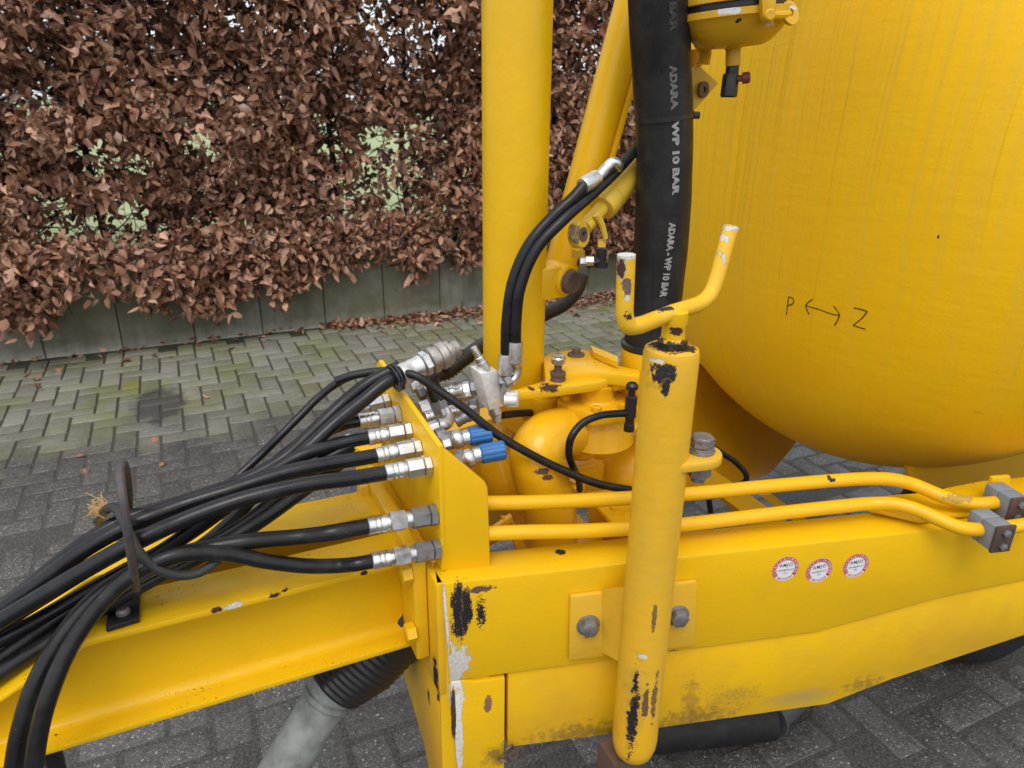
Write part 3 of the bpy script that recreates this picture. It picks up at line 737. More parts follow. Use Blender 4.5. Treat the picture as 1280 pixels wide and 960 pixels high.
def stroke(pp, w=.0011):
    H = [tank_hit(x, y) for x, y in pp]; P = spline([p+n*.0008 for p, n in H], 4) if len(H) > 2 else np.array([p+n*.0008 for p, n in H])
    for i in range(len(P)-1):
        nn = H[0][1]; d = norm(P[i+1]-P[i]); s = np.cross(nn, d)*w*(.8+.4*random.random())
        m.bm.faces.new([m.bm.verts.new(V(q)) for q in (P[i]-s-d*w*.4, P[i]+s-d*w*.4, P[i+1]+s+d*w*.4, P[i+1]-s+d*w*.4)])
g = lambda a: [(960+x/8.533, 350+y/8.533) for x, y in a]
strokes = []
for st in ([(225, 175), (210, 270), (200, 372)], [(222, 178), (265, 195), (278, 230), (258, 258), (212, 270)], [(402, 272), (540, 312), (700, 368), (768, 376)], [(475, 207), (430, 240), (402, 272)], [(402, 272), (420, 320), (440, 368)],
           [(702, 278), (745, 330), (766, 376)], [(766, 376), (740, 440), (712, 482)], [(918, 297), (990, 312), (1062, 335)], [(1062, 335), (1000, 410), (910, 484)], [(910, 484), (970, 503), (1040, 524)]): strokes.append(g(st))
for nm, grp in (('marker_letter', strokes[:2]), ('marker_arrow', strokes[2:7]), ('marker_letter', strokes[7:])):
    m = MB()
    for q in grp: stroke(q)
    m.build(nm, M_ink, tank)

# saddle under the tank and the curved guard in its shade
m = MB(); m.prism([Q(1135, 584, .86), Q(1290, 556, .86), Q(1330, 545, .86), Q(1330, 598, .86), Q(1226, 608, .86), Q(1140, 612, .86)], (0, .012, 0)); m.bevel(.002); m.build('tank_saddle', M_gus, T)
m = MB(); P = [Q(905, 545, 1.36), Q(940, 527, 1.37), Q(1000, 545, 1.40)]
gpts = [[Q(845, 462, 1.50), Q(880, 455, 1.50), Q(1000, 520, 1.50)], [Q(845, 500, 1.46), Q(905, 498, 1.46), Q(1005, 530, 1.46)], [Q(845, 545, 1.42), Q(925, 532, 1.42), Q(1000, 545, 1.42)], [Q(850, 575, 1.36), Q(915, 565, 1.36), Q(980, 572, 1.36)], [Q(850, 600, 1.30), Q(915, 595, 1.30), Q(960, 592, 1.30)], [Q(850, 625, 1.26), Q(895, 615, 1.26), Q(930, 601, 1.26)]]
G = np.array(gpts); G = np.stack([spline(G[:, k], 5) for k in range(3)], 1); G = np.stack([spline(G[k], 5) for k in range(len(G))], 0)
vs = [[m.bm.verts.new(V(p)) for p in row] for row in G]
for i in range(len(vs)-1):
    for j in range(len(vs[0])-1): m.bm.faces.new((vs[i][j], vs[i][j+1], vs[i+1][j+1], vs[i+1][j]))
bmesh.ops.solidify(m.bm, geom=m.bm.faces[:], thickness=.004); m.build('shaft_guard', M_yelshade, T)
m = MB(); m.prism([Q(886, 584, 1.10), Q(911, 600, 1.10), Q(968, 640, 1.10), Q(935, 645, 1.10), Q(880, 605, 1.10)], (0, .012, .0)); m.build('stay', M_yelshade, T)
m = MB(); m.prism([Q(898, 622, 1.14), Q(930, 617, 1.14), Q(1000, 662, 1.14), Q(950, 668, 1.14)], (0, .012, 0)); m.prism([Q(950, 619, 1.2), Q(965, 618, 1.2), Q(1010, 650, 1.2), Q(992, 652, 1.2)], (0, .012, 0)); m.build('stay', M_yelshade, T)

# --- mast
M_mast = paint('mast_paint', dirt=.3, speck=.25, brush=(20, 20, 6))
m = MB(); cb = Q(641.5, 482, 1.10); r = rpx(Q(642, 390, 1.10), 77.5); mx, my = Q(642, 430, 1.10)[:2]
m.lathe((mx, my, 1.04), (0, 0, 1), [(0, r), (.3, r), (.6, r), (1.1, r), (1.3, r)], 48); mast = m.build('mast', M_mast, T)
# pivot lug with rusty pin
m = MB(); pc = Q(712, 352, 1.06); ax = norm((-.35, -1, -.1)*np.array([-1, 1, 1])); m.lathe(pc-ax*.05, ax, [(0, .027), (.045, .027), (.049, .024)], 28)
m.box((mx+.03, my-.045, pc[2]-.028), (pc[0]-mx-.03, .01, 0), (.01, .06, 0), (0, 0, .054)); m.bevel(.003, 2, 60); lug = m.build('pivot_lug', M_mast, mast)
m = MB(); m.lathe(pc, ax, [(-.02, .0205), (.006, .0205), (.010, .019), (.011, .015), (.0102, .014), (.0104, .002)], 28); m.build('pivot_pin', M_rusty, mast)
# lifting cylinder leaning up beside the mast
M_cylp = paint('cylinder_paint', dirt=.3, speck=.3, brush=(15, 15, 15))
m = MB(); A = Q(701, 335, 1.14); B = Q(812, -75, 1.14); d = norm(B-A); rr = rpx(Q(740, 200, 1.14), 43)
m.lathe(A-d*.02, d, [(0, rr*.75), (.006, rr), (.25, rr), (.5, rr), (.9, rr)], 32); lc = m.build('lift_cylinder', M_cylp, T)
m = MB(); s_ = norm(np.cross(d, CF)); off = -s_*0+CR*(rr+.006); m.tube([A+d*.13+off, A+d*.5+off, A+d*.8+off], .007, 10, 3); m.build('oil_pipe', M_cylp, lc)

# --- small ram
M_ram = paint('ram_paint', base=(.70, .45, .03), alt=(.62, .42, .05), dirt=.8, speck=.6, chips=[(Q(722, 293, .97), (.018, .03, .018), (.20, .15, .09), 70, 1.6), (Q(790, 220, .95), (.016, .03, .03), (.05, .04, .02), 50, 1.6)])
ce = Q(723, 293, 1.0); c1 = Q(744, 270, 1.02); c2 = Q(754, 258, 1.03); c3 = Q(801, 201, 1.075); c4 = Q(880, 85, .98); d = norm(c3-c2)
m = MB(); rb = rpx(c2, 37); m.lathe(c2, d, [(-.004, rb*.9), (0, rb), (.022, rb), (.023, rb*.95), (.026, rb*.95), (.027, rb), (.13, rb), (.14, rb*.9)], 28); ram = m.build('small_ram', M_ram, T)
m = MB(); m.tube([ce+d*.018, c1, c2+d*.01], rpx(c1, 19), 16, 3); m.build('piston_rod', M_ram, ram)
m = MB(); eax = norm((.45, -.85, .1)); ringplate(m, ce-eax*.008, eax, .0075, .0215, .017, 28); m.bevel(.002, 1, 60); m.build('rod_eye', M_ram, ram)
m = MB(); ringplate(m, ce-eax*.0095, eax, .005, .0115, .020, 24); m.build('eye_bushing', M_rusty, ram)
m = MB(); p = Q(768, 214, 1.03); m.lathe(p+d*-.0, norm(Q(770, 200, 1.0)-p), [(0, .012), (.012, .011)], 16); m.build('oil_port', M_ram, ram)
m = MB(); b0 = [Q(873, 80, 1.03), Q(899, 104, 1.03), Q(866, 141, 1.03), Q(838, 118, 1.03)]; m.prism(b0, (0, .030, 0)); m.bevel(.002, 1); m.build('ram_bracket', M_ram, T)
m = MB(); ringplate(m, Q(878, 112, 1.027), (.2, -1, 0), .005, .0125, .004, 20); m.build('bracket_bushing', M_rusty, ram)
m = MB(); m.tube([Q(745, 268, 1.0), Q(752, 280, 1.0), Q(757, 298, 1.0)], [.006, .0045], 8, 3); m.build('release_lever', M_ram, ram)
m = MB(); m.cbox(Q(752, 304, 1.01), .012, .014, .011, CR, UP); m.build('square_nut', M_ram, ram)
m = MB(); m.lathe(Q(752, 311, 1.01), -UP, [(0, .009), (.02, .009), (.021, .012), (.03, .012)], 12); m.tube([Q(748, 326, 1.01), Q(735, 330, 1.01), Q(724, 328, 1.01)], .007, 10, 4); m.build('elbow_fitting', M_blackpl, ram)
m = MB(); m.hexnut(Q(733, 328, .985), -CR, .011, .0095); m.build('nut', M_bolt, ram); m = MB(); m.hexnut(Q(742, 326, .98), -CR, .013, .008); m.build('nut', M_steel, ram)
m = MB(); m.prism([Q(722, 314, 1.03), Q(731, 313, 1.03), Q(731, 326, 1.03), Q(722, 324, 1.03)], (0, .02, 0)); m.build('lug', M_ram, ram)

# --- support post with the swivelling fork
PS, PO = .2925, .062
pb = BL(PS, 0, PO); prad = .0352
M_post = paint('post_paint', base=(.76, .41, .012), alt=(.66, .40, .035), dirt=1.0, speck=.8, chips=[
    (BL(PS-.019, 1.240, PO+.03), (.011, .03, .014), BLACKC, 90, 1.1), (BL(PS-.017, 1.222, PO+.03), (.004, .03, .012), BLACKC, 75, 1.0), (BL(PS-.026, 1.256, PO+.02), (.006, .02, .003), WHITEC, 120, 1.),
    (BP(793, 898, .095), (.005, .02, .065), BLACKC, 90, 1.6), (BP(806, 880, .095), (.004, .02, .03), (.14, .08, .04), 90, 1.6), (BP(815, 870, .09), (.005, .03, .04), (.2, .12, .04), 80, 1.6), (BP(804, 821, .095), (.006, .02, .004), WHITEC, 90, .5),
    (BP(817, 770, .095), (.003, .02, .02), (.2, .13, .04), 90, 1.4), (BP(795, 880, .095), (.018, .03, .09), (.35, .22, .03), 60, 1.2, .5), (BP(790, 690, .095), (.02, .04, .12), (.5, .3, .02), 30, 1.2, .35), (BP(820, 490, .1), (.03, .03, .006), (.33, .22, .03), 50, 1.8, .5), (BP(812, 520, .1), (.012, .02, .02), (.22, .15, .03), 60, 1.8, .5),
    (BL(PS, 1.268, PO), (.027, .027, .006), BLACKC, 60, 1.0)])
m = MB(); prof = [(.578, .016), (.580, .022), (.590, .030), (.606, prad-.001), (.62, prad)]+[(z, prad) for z in (.7, .8, .9, 1.0, 1.1, 1.2)]+[(1.258, prad), (1.264, prad-.0018), (1.2665, prad-.006), (1.266, .002)]
m.lathe((pb[0], pb[1], 0), UP, prof, 40); post = m.build('support_post', M_post, T)
m = MB(); m.prism([BP(711, 741, 0), BP(869, 722, 0), BP(866, 803, 0), BP(709, 821, 0)], BN*.010); m.bevel(.0035, 2)
w0 = [BP(752, 736, .010), BP(752, 815, .010), BL(PS-.030, BP(770, 826, .05)[2]-.004, .05), BL(PS-.030, BP(772, 731, .05)[2]-.005, .05)]
m.prism(w0, BU*.010); mp = m.build('mounting_plate', M_post, post)
for (x, y) in ((735, 781), (847, 769)):
    m = MB(); hexbolt(m, BP(x, y, .010), BN, .0145, True, .75); m.build('bolt', M_bolt, post)
m = MB(); lz = BP(872, 572, PO)[2]-.004; L = []
lc_ = BL(PS+.052, lz, PO)
for t in np.linspace(-math.pi/2, math.pi/2, 11): L.append(lc_+BU*.032*math.cos(t)+BN*.032*math.sin(t))
L += [BL(PS, lz, PO+.033), BL(PS, lz, PO-.033)]
m.prism(L, (0, 0, .0135)); m.bevel(.003, 2); m.build('lug', M_post, post)
m = MB(); o = lc_+UP*.0135+BU*.004; m.lathe(o, UP, [(0, .0185), (.0035, .0185), (.004, .0175), (.0075, .0175), (.008, .0165)], 24); m.hexnut(o+UP*.008, UP, .014, .0165, BU); m.lathe(o+UP*.022, UP, [(0, .0135), (.0006, .013)], 20); m.build('bolt', M_bolt, post)
m = MB(); o = lc_+BU*.004; m.lathe(o, -UP, [(0, .017), (.003, .017)], 20); m.hexnut(o-UP*.003, -UP, .020, .0165, BU); m.lathe(o-UP*.023, -UP, [(0, .010), (.008, .010)], 14); m.build('nut', M_bolt, post)
FY = pb[1]
M_fork = paint('fork_paint', base=(.80, .45, .012), alt=(.74, .44, .03), dirt=.6, speck=.7, chips=[(Q(785, 358, FY-.04), (.0045, .02, .011), (.16, .11, .09), 90, 1.3), (Q(779, 334, FY-.04), (.005, .02, .014), WHITEC, 110, 1.6), (Q(780, 335, FY-.04), (.003, .02, .010), RUST, 110, 1.6), (Q(783, 319, FY-.03), (.014, .02, .003), WHITEC, 110, .9), (Q(785, 372, FY-.04), (.003, .02, .004), WHITEC, 120, 1.4), (Q(914, 284, FY+.042), (.014, .02, .005), WHITEC, 110, .9), (Q(909, 297, FY+.03), (.003, .02, .006), WHITEC, 150, 1.8), (Q(902, 322, FY+.03), (.003, .02, .008), (.6, .5, .3), 150, 1.8), (Q(830, 387, FY-.008), (.014, .012, .0025), BLACKC, 200, 2.2), (Q(786, 395, FY-.04), (.004, .02, .004), BLACKC, 260, 2.6)])
m = MB(); fy = FY
m.tube([Q(783, 318, fy-.03), Q(782, 345, fy-.03), Q(781, 375, fy-.03), Q(781, 395, fy-.03), Q(785.5, 407, fy-.03), Q(797, 407, fy-.025), Q(820, 399, fy-.005), Q(840, 391, fy), Q(862, 384, fy+.012), Q(877, 378, fy+.02), Q(888, 367, fy+.026), Q(895, 350, fy+.03), Q(904, 318, fy+.036), Q(914, 283, fy+.042)], .0103, 14, 6)
m.build('fork', M_fork, post)
m = MB(); m.lathe((pb[0], pb[1], 1.266), UP, [(0, .0185), (.008, .0185), (.012, .015), (.028, .0145), (.034, .017), (.046, .016), (.05, .008)], 24)
m.build('fork_peg', paint('peg_paint', dirt=.8, chips=[((pb[0], pb[1], 1.268), (.03, .03, .010), BLACKC, 90, 1.0), ((pb[0]-.006, pb[1]-.014, 1.290), (.008, .01, .005), RUST, 120, 1.4)]), post)
m = MB(); fo = BL(PS-.004, 0, PO-.02); m.box(fo+np.array([-.035, -.02, .33]), (.055, 0, 0), (0, .05, 0), (0, 0, .24)); m.lathe(fo+UP*.33+BU*.01, UP, [(0, .02), (.25, .02)], 18); m.build('rusty_foot', M_rusty, post)
m = MB(); q0 = BL(.098, .565, .004)
for k in range(3): 
    c = q0+np.array([rng.normal()*.006, -.004, -.010*k]); ringplate(m, c, norm(rng.normal(size=3)), .005, .009, .004, 12)
m.build('chain_end', M_rusty, T)

# --- steel pipes and their clamps
def pipe(pp, r=.0114):
    mb = MB(); mb.tube([BP(*q) for q in pp], r, 16, 6); return mb.build('oil_pipe', M_pipe, T)
M_pipe = paint('pipe_paint', base=(.80, .43, .008), dirt=.4, speck=.6, brush=(30, 30, 30), chips=[(BP(1197, 668, 0), (.006, .01, .004), RUST, 90), (BP(1050, 605, -.05), (.006, .03, .004), BLACKC, 120), (BP(1115, 630, -.05), (.02, .04, .008), (.35, .27, .08), 90, 1.6), (BP(1195, 622, -.02), (.025, .03, .006), (.45, .27, .03), 90, 1.6)])
OA, OB = -.075, -.045
pipe([(604, 629, OA), (660, 628, OA), (720, 626, OA), (780, 623, OA), (860, 617.5, OA), (960, 608, OA), (1040, 601, OA), (1085, 598.5, OA), (1116, 599.5, OA+.005), (1143, 606, OA+.012), (1172, 618, OA+.04), (1195, 626, OA+.052), (1215, 629.5, OA+.057), (1245, 628, OA+.059), (1300, 620, OA+.059)])
pipe([(604, 667, OB), (660, 665, OB), (720, 664, OB), (780, 661, OB), (860, 655, OB), (960, 643, OB), (1040, 634, OB), (1090, 629.5, OB), (1118, 630, OB+.015), (1145, 637, OB+.035), (1175, 650, OB+.062), (1195, 658, OB+.076), (1212, 661.5, OB+.082), (1240, 661, OB+.084), (1310, 652, OB+.084)])
for (c, tilt) in ((BP(1254, 626.5, OA+.059), 0), (BP(1235, 661, OB+.084), 0)):
    m = MB(); m.cbox(c-BN*.0125, .033, .027, .044, BU, UP); m.cbox(c+BN*.014, .033, .025, .044, BU, UP); m.bevel(.002, 2); pcl = m.build('pipe_clamp', M_greypl, T)
    m = MB(); m.cbox(c+BN*.029, .035, .005, .047, BU, UP); m.bevel(.001); m.build('clamp_plate', M_brown, pcl)
    for dz in (-.012, .012):
        m = MB(); hexbolt(m, c+BN*.0315+UP*dz, BN, .0062, False, .8); m.build('clamp_bolt', M_bolt, pcl)
m = MB(); c = BP(1246, 640, OA+.012); m.prism([BP(1226, 664, OA+.028), BP(1256, 662, OA+.028), BP(1264, 595, OA+.028), BP(1241, 597, OA+.028)], -BN*.008); m.bevel(.002); m.build('clamp_bracket', M_pipe, T)

# --- pump with elbow, bonnet, lever
M_pump = paint('cast_paint', base=(.80, .43, .006), alt=(.74, .39, .008), dirt=.3, speck=.4, rough=.23, brush=(30, 30, 30), chips=[(Q(675, 585, .93), (.013, .03, .006), PRIMER, 60, 1.0), (Q(679, 592, .93), (.010, .03, .006), PRIMER, 60, .9)])
m = MB(); pc = Q(793, 582, 1.06); m.sphere(pc, .102, 40, 24, (1, 1, .88)); m.lathe(pc+UP*-.22, UP, [(0, .085), (.12, .088), (.22, .09)], 32); m.sphere(Q(728, 556, 1.0), .034, 24, 14, (1.1, .9, .85)); m.tube([Q(758, 560, .985), Q(775, 545, .972), Q(792, 534, .966), Q(815, 530, .965)], .009, 10, 4)
pump = m.build('pump_body', M_pump, T, 60)
m = MB(); e = [Q(752, 548, 1.02), Q(722, 540, 1.0), Q(700, 541, .985), Q(682, 550, .975), Q(672, 566, .965), Q(674, 590, .96), Q(683, 618, .96), Q(690, 645, .96), Q(692, 668, .96), Q(693, 720, .96)]
m.tube(e, [rpx(e[2], 58), rpx(e[3], 64), rpx(e[4], 68), rpx(e[5], 70), rpx(e[6], 66), rpx(e[7], 60), rpx(e[7], 59)], 32, 8); m.build('outlet_elbow', M_pump, pump)
m = MB(); d = norm(e[0]-e[1]); f0 = Q(712, 540, .99); m.lathe(f0, d, [(0, .038), (.003, .041), (.011, .041), (.014, .038)], 28); m.build('elbow_flange', M_pump, pump)
m = MB(); g = [Q(640, 540, 1.13), Q(625, 570, 1.12), Q(632, 600, 1.10), Q(648, 628, 1.10), Q(660, 650, 1.10), Q(668, 690, 1.10)]; m.tube(g, [rpx(g[0], 46), rpx(g[2], 52), rpx(g[3], 54), rpx(g[4], 50)], 24, 6); m.build('return_elbow', M_pump, pump)
# bonnet: flange, neck, bolts
bc = Q(748, 502, .995); m = MB(); fl = []
for k in range(10):
    t = 2*math.pi*k/10+.3; rr = .066 if k % 2 else .074; fl.append(bc+np.array([rr*math.cos(t), rr*math.sin(t), -.016]))
m.prism(fl, (0, 0, .022)); m.bevel(.003, 2); m.lathe(bc-UP*.07, UP, [(0, .066), (.03, .058), (.054, .052)], 28)
bon = m.build('bonnet', M_pump, pump)
m = MB(); nb_ = bc+np.array([-.004, 0, .006]); m.lathe(nb_, UP, [(0, .034), (.004, .030), (.02, .028), (.024, .030), (.03, .030)], 28); m.build('neck', M_pump, pump)
m = MB(); m.lathe(nb_+UP*.0305, UP, [(0, .026), (.003, .026)], 24); m.build('seal', M_blackpl, pump)
for t_ in (.3, 1.55, 2.8, 4.1, 5.0, 5.7):
    m = MB(); m.hexnut(bc+np.array([.058*math.cos(t_), .058*math.sin(t_), .006]), UP, .009, .0095); m.build('bolt', M_pump, pump)
# side nut cluster under the elbow
m = MB(); q = Q(722, 555, .985); m.hexnut(q, norm((-.5, -.85, 0)), .016, .012); m.build('plug', M_pump, pump)
m = MB(); q = Q(730, 570, 1.02); m.box(q+np.array([-.05, -.0, -.09]), (.10, 0, 0), (0, .05, 0), (0, 0, .07)); m.bevel(.01, 2); m.build('pump_foot', M_pump, pump)
# base plate bits beside the elbow
m = MB(); z_ = Q(760, 640, .93)[2]; m.prism([Zp(728, 622, z_), Zp(800, 612, z_), Zp(800, 660, z_), Zp(765, 660, z_)], (0, 0, .012)); m.bevel(.004, 2); m.lathe(Zp(768, 637, z_+.012), UP, [(0, .008), (.006, .007), (.007, .003)], 14); m.build('pump_flange', M_pump, pump)
m = MB(); q = Q(720, 607, .985); m.lathe(q-UP*.01, UP, [(0, .016), (.012, .016), (.016, .012), (.022, .012)], 16); m.build('grease_boss', M_pump, pump)
for t_ in np.arange(4)*math.pi/2+.6:
    aa_, bb_, _x = frame(d); m = MB(); m.hexnut(f0+d*.0+(aa_*math.cos(t_)+bb_*math.sin(t_))*.036-d*.003, -d, .008, .008); m.build('flange_bolt', M_pump, pump)
m = MB(); m.cbox(Q(684, 508, 1.06), .075, .06, .055, (1, .2, 0)); m.bevel(.005, 2); m.build('valve_housing', M_pump, pump)
m = MB(); m.tube([Q(628, 519, 1.02), Q(645, 517, 1.03), Q(664, 516, 1.04)], .0065, 10, 3); m.build('control_rod', M_blackpl, pump)
m = MB(); m.prism([Q(634, 517, 1.05), Q(663, 507, 1.05), Q(663, 513, 1.05), Q(638, 522, 1.05)], (0, .02, 0)); m.build('rod_arm', M_pump, pump)
m = MB(); ringplate(m, Q(690, 650, .96)-UP*.004, UP, .035, .0435, .010, 28); m.build('pipe_collar', M_pump, pump)
m = MB(); q = Q(738, 556, .985); m.prism([q, q+np.array([.05, -.004, .012]), q+np.array([.05, -.004, .02]), q+np.array([0, 0, .02])], (0, .03, 0)); m.build('casting_rib', M_pump, pump)
# lever
M_lev = paint('lever_paint', base=(.82, .45, .007), dirt=.5, speck=.6, chips=[(Q(690, 485, .965), (.017, .03, .010), RUST, 70, 1.2), (Q(670, 489, .965), (.006, .03, .004), RUST, 90, 1.0), (Q(708, 478, .965), (.003, .03, .003), RUST, 90)])
m = MB(); lt = [Q(641, 487, .97), Q(668, 478, .975), Q(720, 470, .985), Q(752, 465, .99), Q(775, 466, .99), Q(778, 476, .98), Q(740, 486, .965), Q(700, 492, .96), Q(665, 497, .955), Q(642, 499, .955)]
zt = np.mean([p[2] for p in lt]); 
top_ = [Zp(643, 486, zt), Zp(690, 473, zt), Zp(735, 463, zt), Zp(752, 459, zt), Zp(770, 461, zt), Zp(774, 470, zt), Zp(745, 478, zt), Zp(700, 484, zt), Zp(645, 489, zt)]
m.prism(top_, (0, 0, -.017)); m.bevel(.003, 2); m.build('lever', M_lev, pump)
m = MB(); lb = Zp(697, 475, zt); m.lathe(lb, UP, [(0, .0135), (.004, .0135), (.0045, .012), (.010, .012), (.0105, .0135), (.014, .0135), (.0145, .006)], 22); m.lathe(lb+UP*.014, UP, [(0, .0065), (.018, .0065)], 14); m.build('washer_stack', M_rusty, pump)
m = MB(); m.lathe(lb+UP*.030, UP, [(0, .011), (.003, .0122), (.010, .0122), (.013, .010), (.0132, .007)], 20); m.hexnut(lb+UP*.036, UP, .010, .0118); m.build('lever_nut', M_steel, pump)
m = MB(); m.hexnut(Zp(746, 463, zt), UP, .009, .0105); m.build('bolt', M_lev, pump)
m = MB(); m.cbox(Q(770, 478, 1.0), .05, .03, .02, (1, .1, 0)); m.bevel(.003); m.lathe(Q(769, 482, .972), (-.3, -1, 0), [(0, .006), (.004, .006)], 14); m.build('lever_stop', M_lev, pump)
# plate behind the lever with the rusty bolt, and the hose socket
zq = zt+.012
m = MB(); m.prism([Zp(678, 446, zq), Zp(690, 440, zq), Zp(722, 436, zq), Zp(740, 438, zq), Zp(752, 452, zq), Zp(800, 462, zq), Zp(800, 470, zq), Zp(740, 464, zq), Zp(682, 468, zq)], (0, 0, -.022)); m.bevel(.003, 2)
m.prism([Zp(738, 438, zq+.002), Zp(772, 452, zq+.002), Zp(772, 460, zq+.002), Zp(742, 447, zq+.002)], (0, 0, .010)); m.build('top_plate', M_lev, pump)
m = MB(); q = Zp(720, 444, zq); m.lathe(q, UP, [(0, .016), (.003, .0155), (.005, .008), (.012, .008), (.013, .007)], 18); m.build('rusty_bolt', M_rusty, pump)
hx, hy = Q(812, 430, 1.0)[:2]
m = MB(); m.lathe((hx, hy, 1.0), UP, [(0, .054), (.05, .051), (.12, .0495), (.145, .0495), (.148, .047)], 36); m.build('hose_socket', M_lev, pump)
m = MB(); m.lathe((hx, hy, 1.146), UP, [(0, .0495), (.002, .0505), (.010, .0505), (.012, .0475)], 36); m.build('socket_seal', M_blackpl, pump)
m = MB(); q = Q(745, 530, .99); 
# --- black breather fitting beside the post
m = MB(); q = Q(786, 538, .90); top = Q(787, 482, .90); hh = top[2]-q[2]
m.lathe(q, UP, [(0, .009), (.012, .009), (.013, .0075), (.024, .0075), (.025, .010), (hh*.75, .010), (hh*.78, .006), (hh*.92, .006), (hh*.93, .010), (hh, .010), (hh+.004, .007)], 16); m.build('breather', M_blackpl, T)

# --- vent bowl high on the tank front, with drain valve
M_bowl = paint('bowl_paint', base=(.64, .36, .010), alt=(.56, .32, .015), dirt=.8, rough=.3, chips=[(Q(918, 12, .88), (.014, .04, .005), (.6, .6, .62), 130, .8), (Q(928, 25, .88), (.003, .02, .003), BLACKC), (Q(961, 30, .88), (.01, .02, .003), WHITEC, 150, 1.2), (Q(985, 10, .88), (.01, .02, .003), WHITEC, 150, 1.0)])
BY = .95; nb0 = Q(916, 82, BY); sc = proj(nb0)[2]/F; bax = norm(UP+CR*-.10+CF*-.02)
up_ = lambda y: (82-y)*sc/math.cos(math.radians(15))
m = MB(); m.lathe(nb0, bax, [(0, 9*sc), (18*sc, 9*sc), (20*sc, 11*sc), (21*sc, 34*sc), (25*sc, 44*sc), (35*sc, 55*sc), (45*sc, 63*sc), (51*sc, 67*sc), (53*sc, 70*sc), (60*sc, 70*sc), (61*sc, 66*sc)], 44); bowl = m.build('vent_bowl', M_bowl, T)
m = MB(); m.lathe(nb0+bax*61*sc, bax, [(0, 66*sc), (1*sc, 67*sc), (6*sc, 67*sc), (7*sc, 65*sc)], 40); m.build('bowl_seal', M_blackpl, bowl)
m = MB(); m.lathe(nb0+bax*68*sc, bax, [(0, 67*sc), (1*sc, 70*sc), (8*sc, 70*sc), (20*sc, 66*sc), (60*sc, 60*sc), (90*sc, 40*sc)], 44); m.build('bowl_lid', M_bowl, bowl)
m = MB(); m.lathe(nb0, -UP, [(-.004, 8*sc), (9*sc, 8*sc)], 16); m.lathe(nb0-UP*9*sc-CR*sc*1, -UP, [(0, 9*sc), (2*sc, 10*sc), (26*sc, 10.5*sc), (28*sc, 9*sc)], 14); m.build('drain_valve', M_blackpl, bowl)
m = MB(); q = nb0-UP*17*sc+CR*4*sc-CF*4*sc; m.lathe(q, norm(CR-CF*.3), [(0, 4*sc), (8*sc, 4*sc), (8.5*sc, 7*sc), (16*sc, 7*sc), (18*sc, 5*sc)], 14); m.build('valve_knob', M_redkn, bowl)
m = MB(); k0 = Q(962, 14, BY-.07); dn = -UP
m.prism([Q(953, -30, BY-.092), Q(972, -30, BY-.092), Q(970, 18, BY-.092), Q(966, 29, BY-.092), Q(957, 29, BY-.092), Q(953, 20, BY-.092)], (.004, .012, 0)); m.bevel(.002); m.lathe(Q(961, 19, BY-.093), norm((-.3, -1, 0)), [(0, .008), (.004, .008), (.006, .006)], 16)
m.tube([Q(962, 19, BY-.085), Q(978, 19, BY-.08), Q(985, 18, BY-.075)], .006, 10, 3); ringplate(m, Q(985, 17, BY-.075), norm(CR*.5-CF*.9), .006, .017, .005, 18)
m.prism([Q(948, 38, BY-.05), Q(975, 34, BY-.03), Q(996, 12, BY-.02), Q(996, -30, BY-.02), Q(975, -30, BY-.03)], (.004, .008, .002)); m.build('latch', M_bowl, bowl)
m = MB(); m.tube([nb0+bax*140*sc, nb0+bax*190*sc+np.array([.08, .05, .02]), np.array([1.25, TY, 1.96])], .03, 16, 4); m.build('bowl_neck', M_bowl, bowl)
m = MB(); m.tube([Q(872, 45, 1.02), Q(880, 62, 1.02), Q(878, 80, 1.02)], .012, 10, 4); m.build('bowl_strap', M_yelshade, bowl); m = MB(); m.prism([Q(864, 62, 1.04), Q(884, 60, 1.04), Q(878, 82, 1.04), Q(864, 92, 1.04)], (0, .012, 0)); m.build('bowl_strap', M_yelshade, bowl)

# --- tyre behind the beam at the right, low tank pipe under the chassis
m = MB(); tc = np.array([2.05, 1.04, .36]); 
m.lathe(tc+np.array([0, -.14, 0]), (0, 1, 0), [(0, .19), (0, .29), (.02, .33), (.05, .355), (.14, .36), (.23, .355), (.26, .33), (.28, .29), (.28, .19)], 64); wheel = m.build('wheel', M_tyre, T)
m = MB(); m.lathe(tc+np.array([0, -.10, 0]), (0, 1, 0), [(0, .19), (.02, .18), (.03, .10), (.0, .09), (-.02, .06), (-.02, .01)], 32); m.build('rim', M_yel, wheel)
# ------------------------------------------------------------------ hydraulic hoses in the couplings
def fitting(root, c, L, r, double=False, ax=None):
    """hose end along -X from the bulkhead face at c: nuts, then crimped ferrule. returns where the rubber starts"""
    c = np.asarray(c, float); p = c
    jit = random.random()
    ref = (0, math.cos(jit), math.sin(jit))
    m = MB(); m.hexnut(p, ax, .011, r*1.34, ref); m.build('lock_nut', M_bolt if double else M_steel, root); p = p+ax*.0115
    if double:
        m = MB(); m.hexnut(p, ax, .026, r*1.28, ref); m.build('coupling_body', M_bolt, root); p = p+ax*.026
        m = MB(); m.lathe(p, ax, [(0, r*.92), (.008, r*.92)], 18); m.build('collar', M_steel, root); p = p+ax*.008
    m = MB(); m.hexnut(p, ax, .024, r*1.2, ref); m.build('swivel_nut', M_steel, root); p = p+ax*.0245
    rem = max(.03, L-(p-c)@ax)
    m = MB(); pr = [(0, r*.86), (.004, r*.86), (.0045, r*1.0), (.010, r*1.0)]
    h = .010
    while h < rem-.008:
        pr += [(h+.0008, r*.955), (h+.0030, r*.955), (h+.0038, r*1.0), (h+.0062, r*1.0)]; h += .0068
    pr += [(rem, r), (rem+.001, r*.9)]
    m.lathe(p, ax, pr, 22); m.build('ferrule', M_silver, root)
    return p+ax*rem
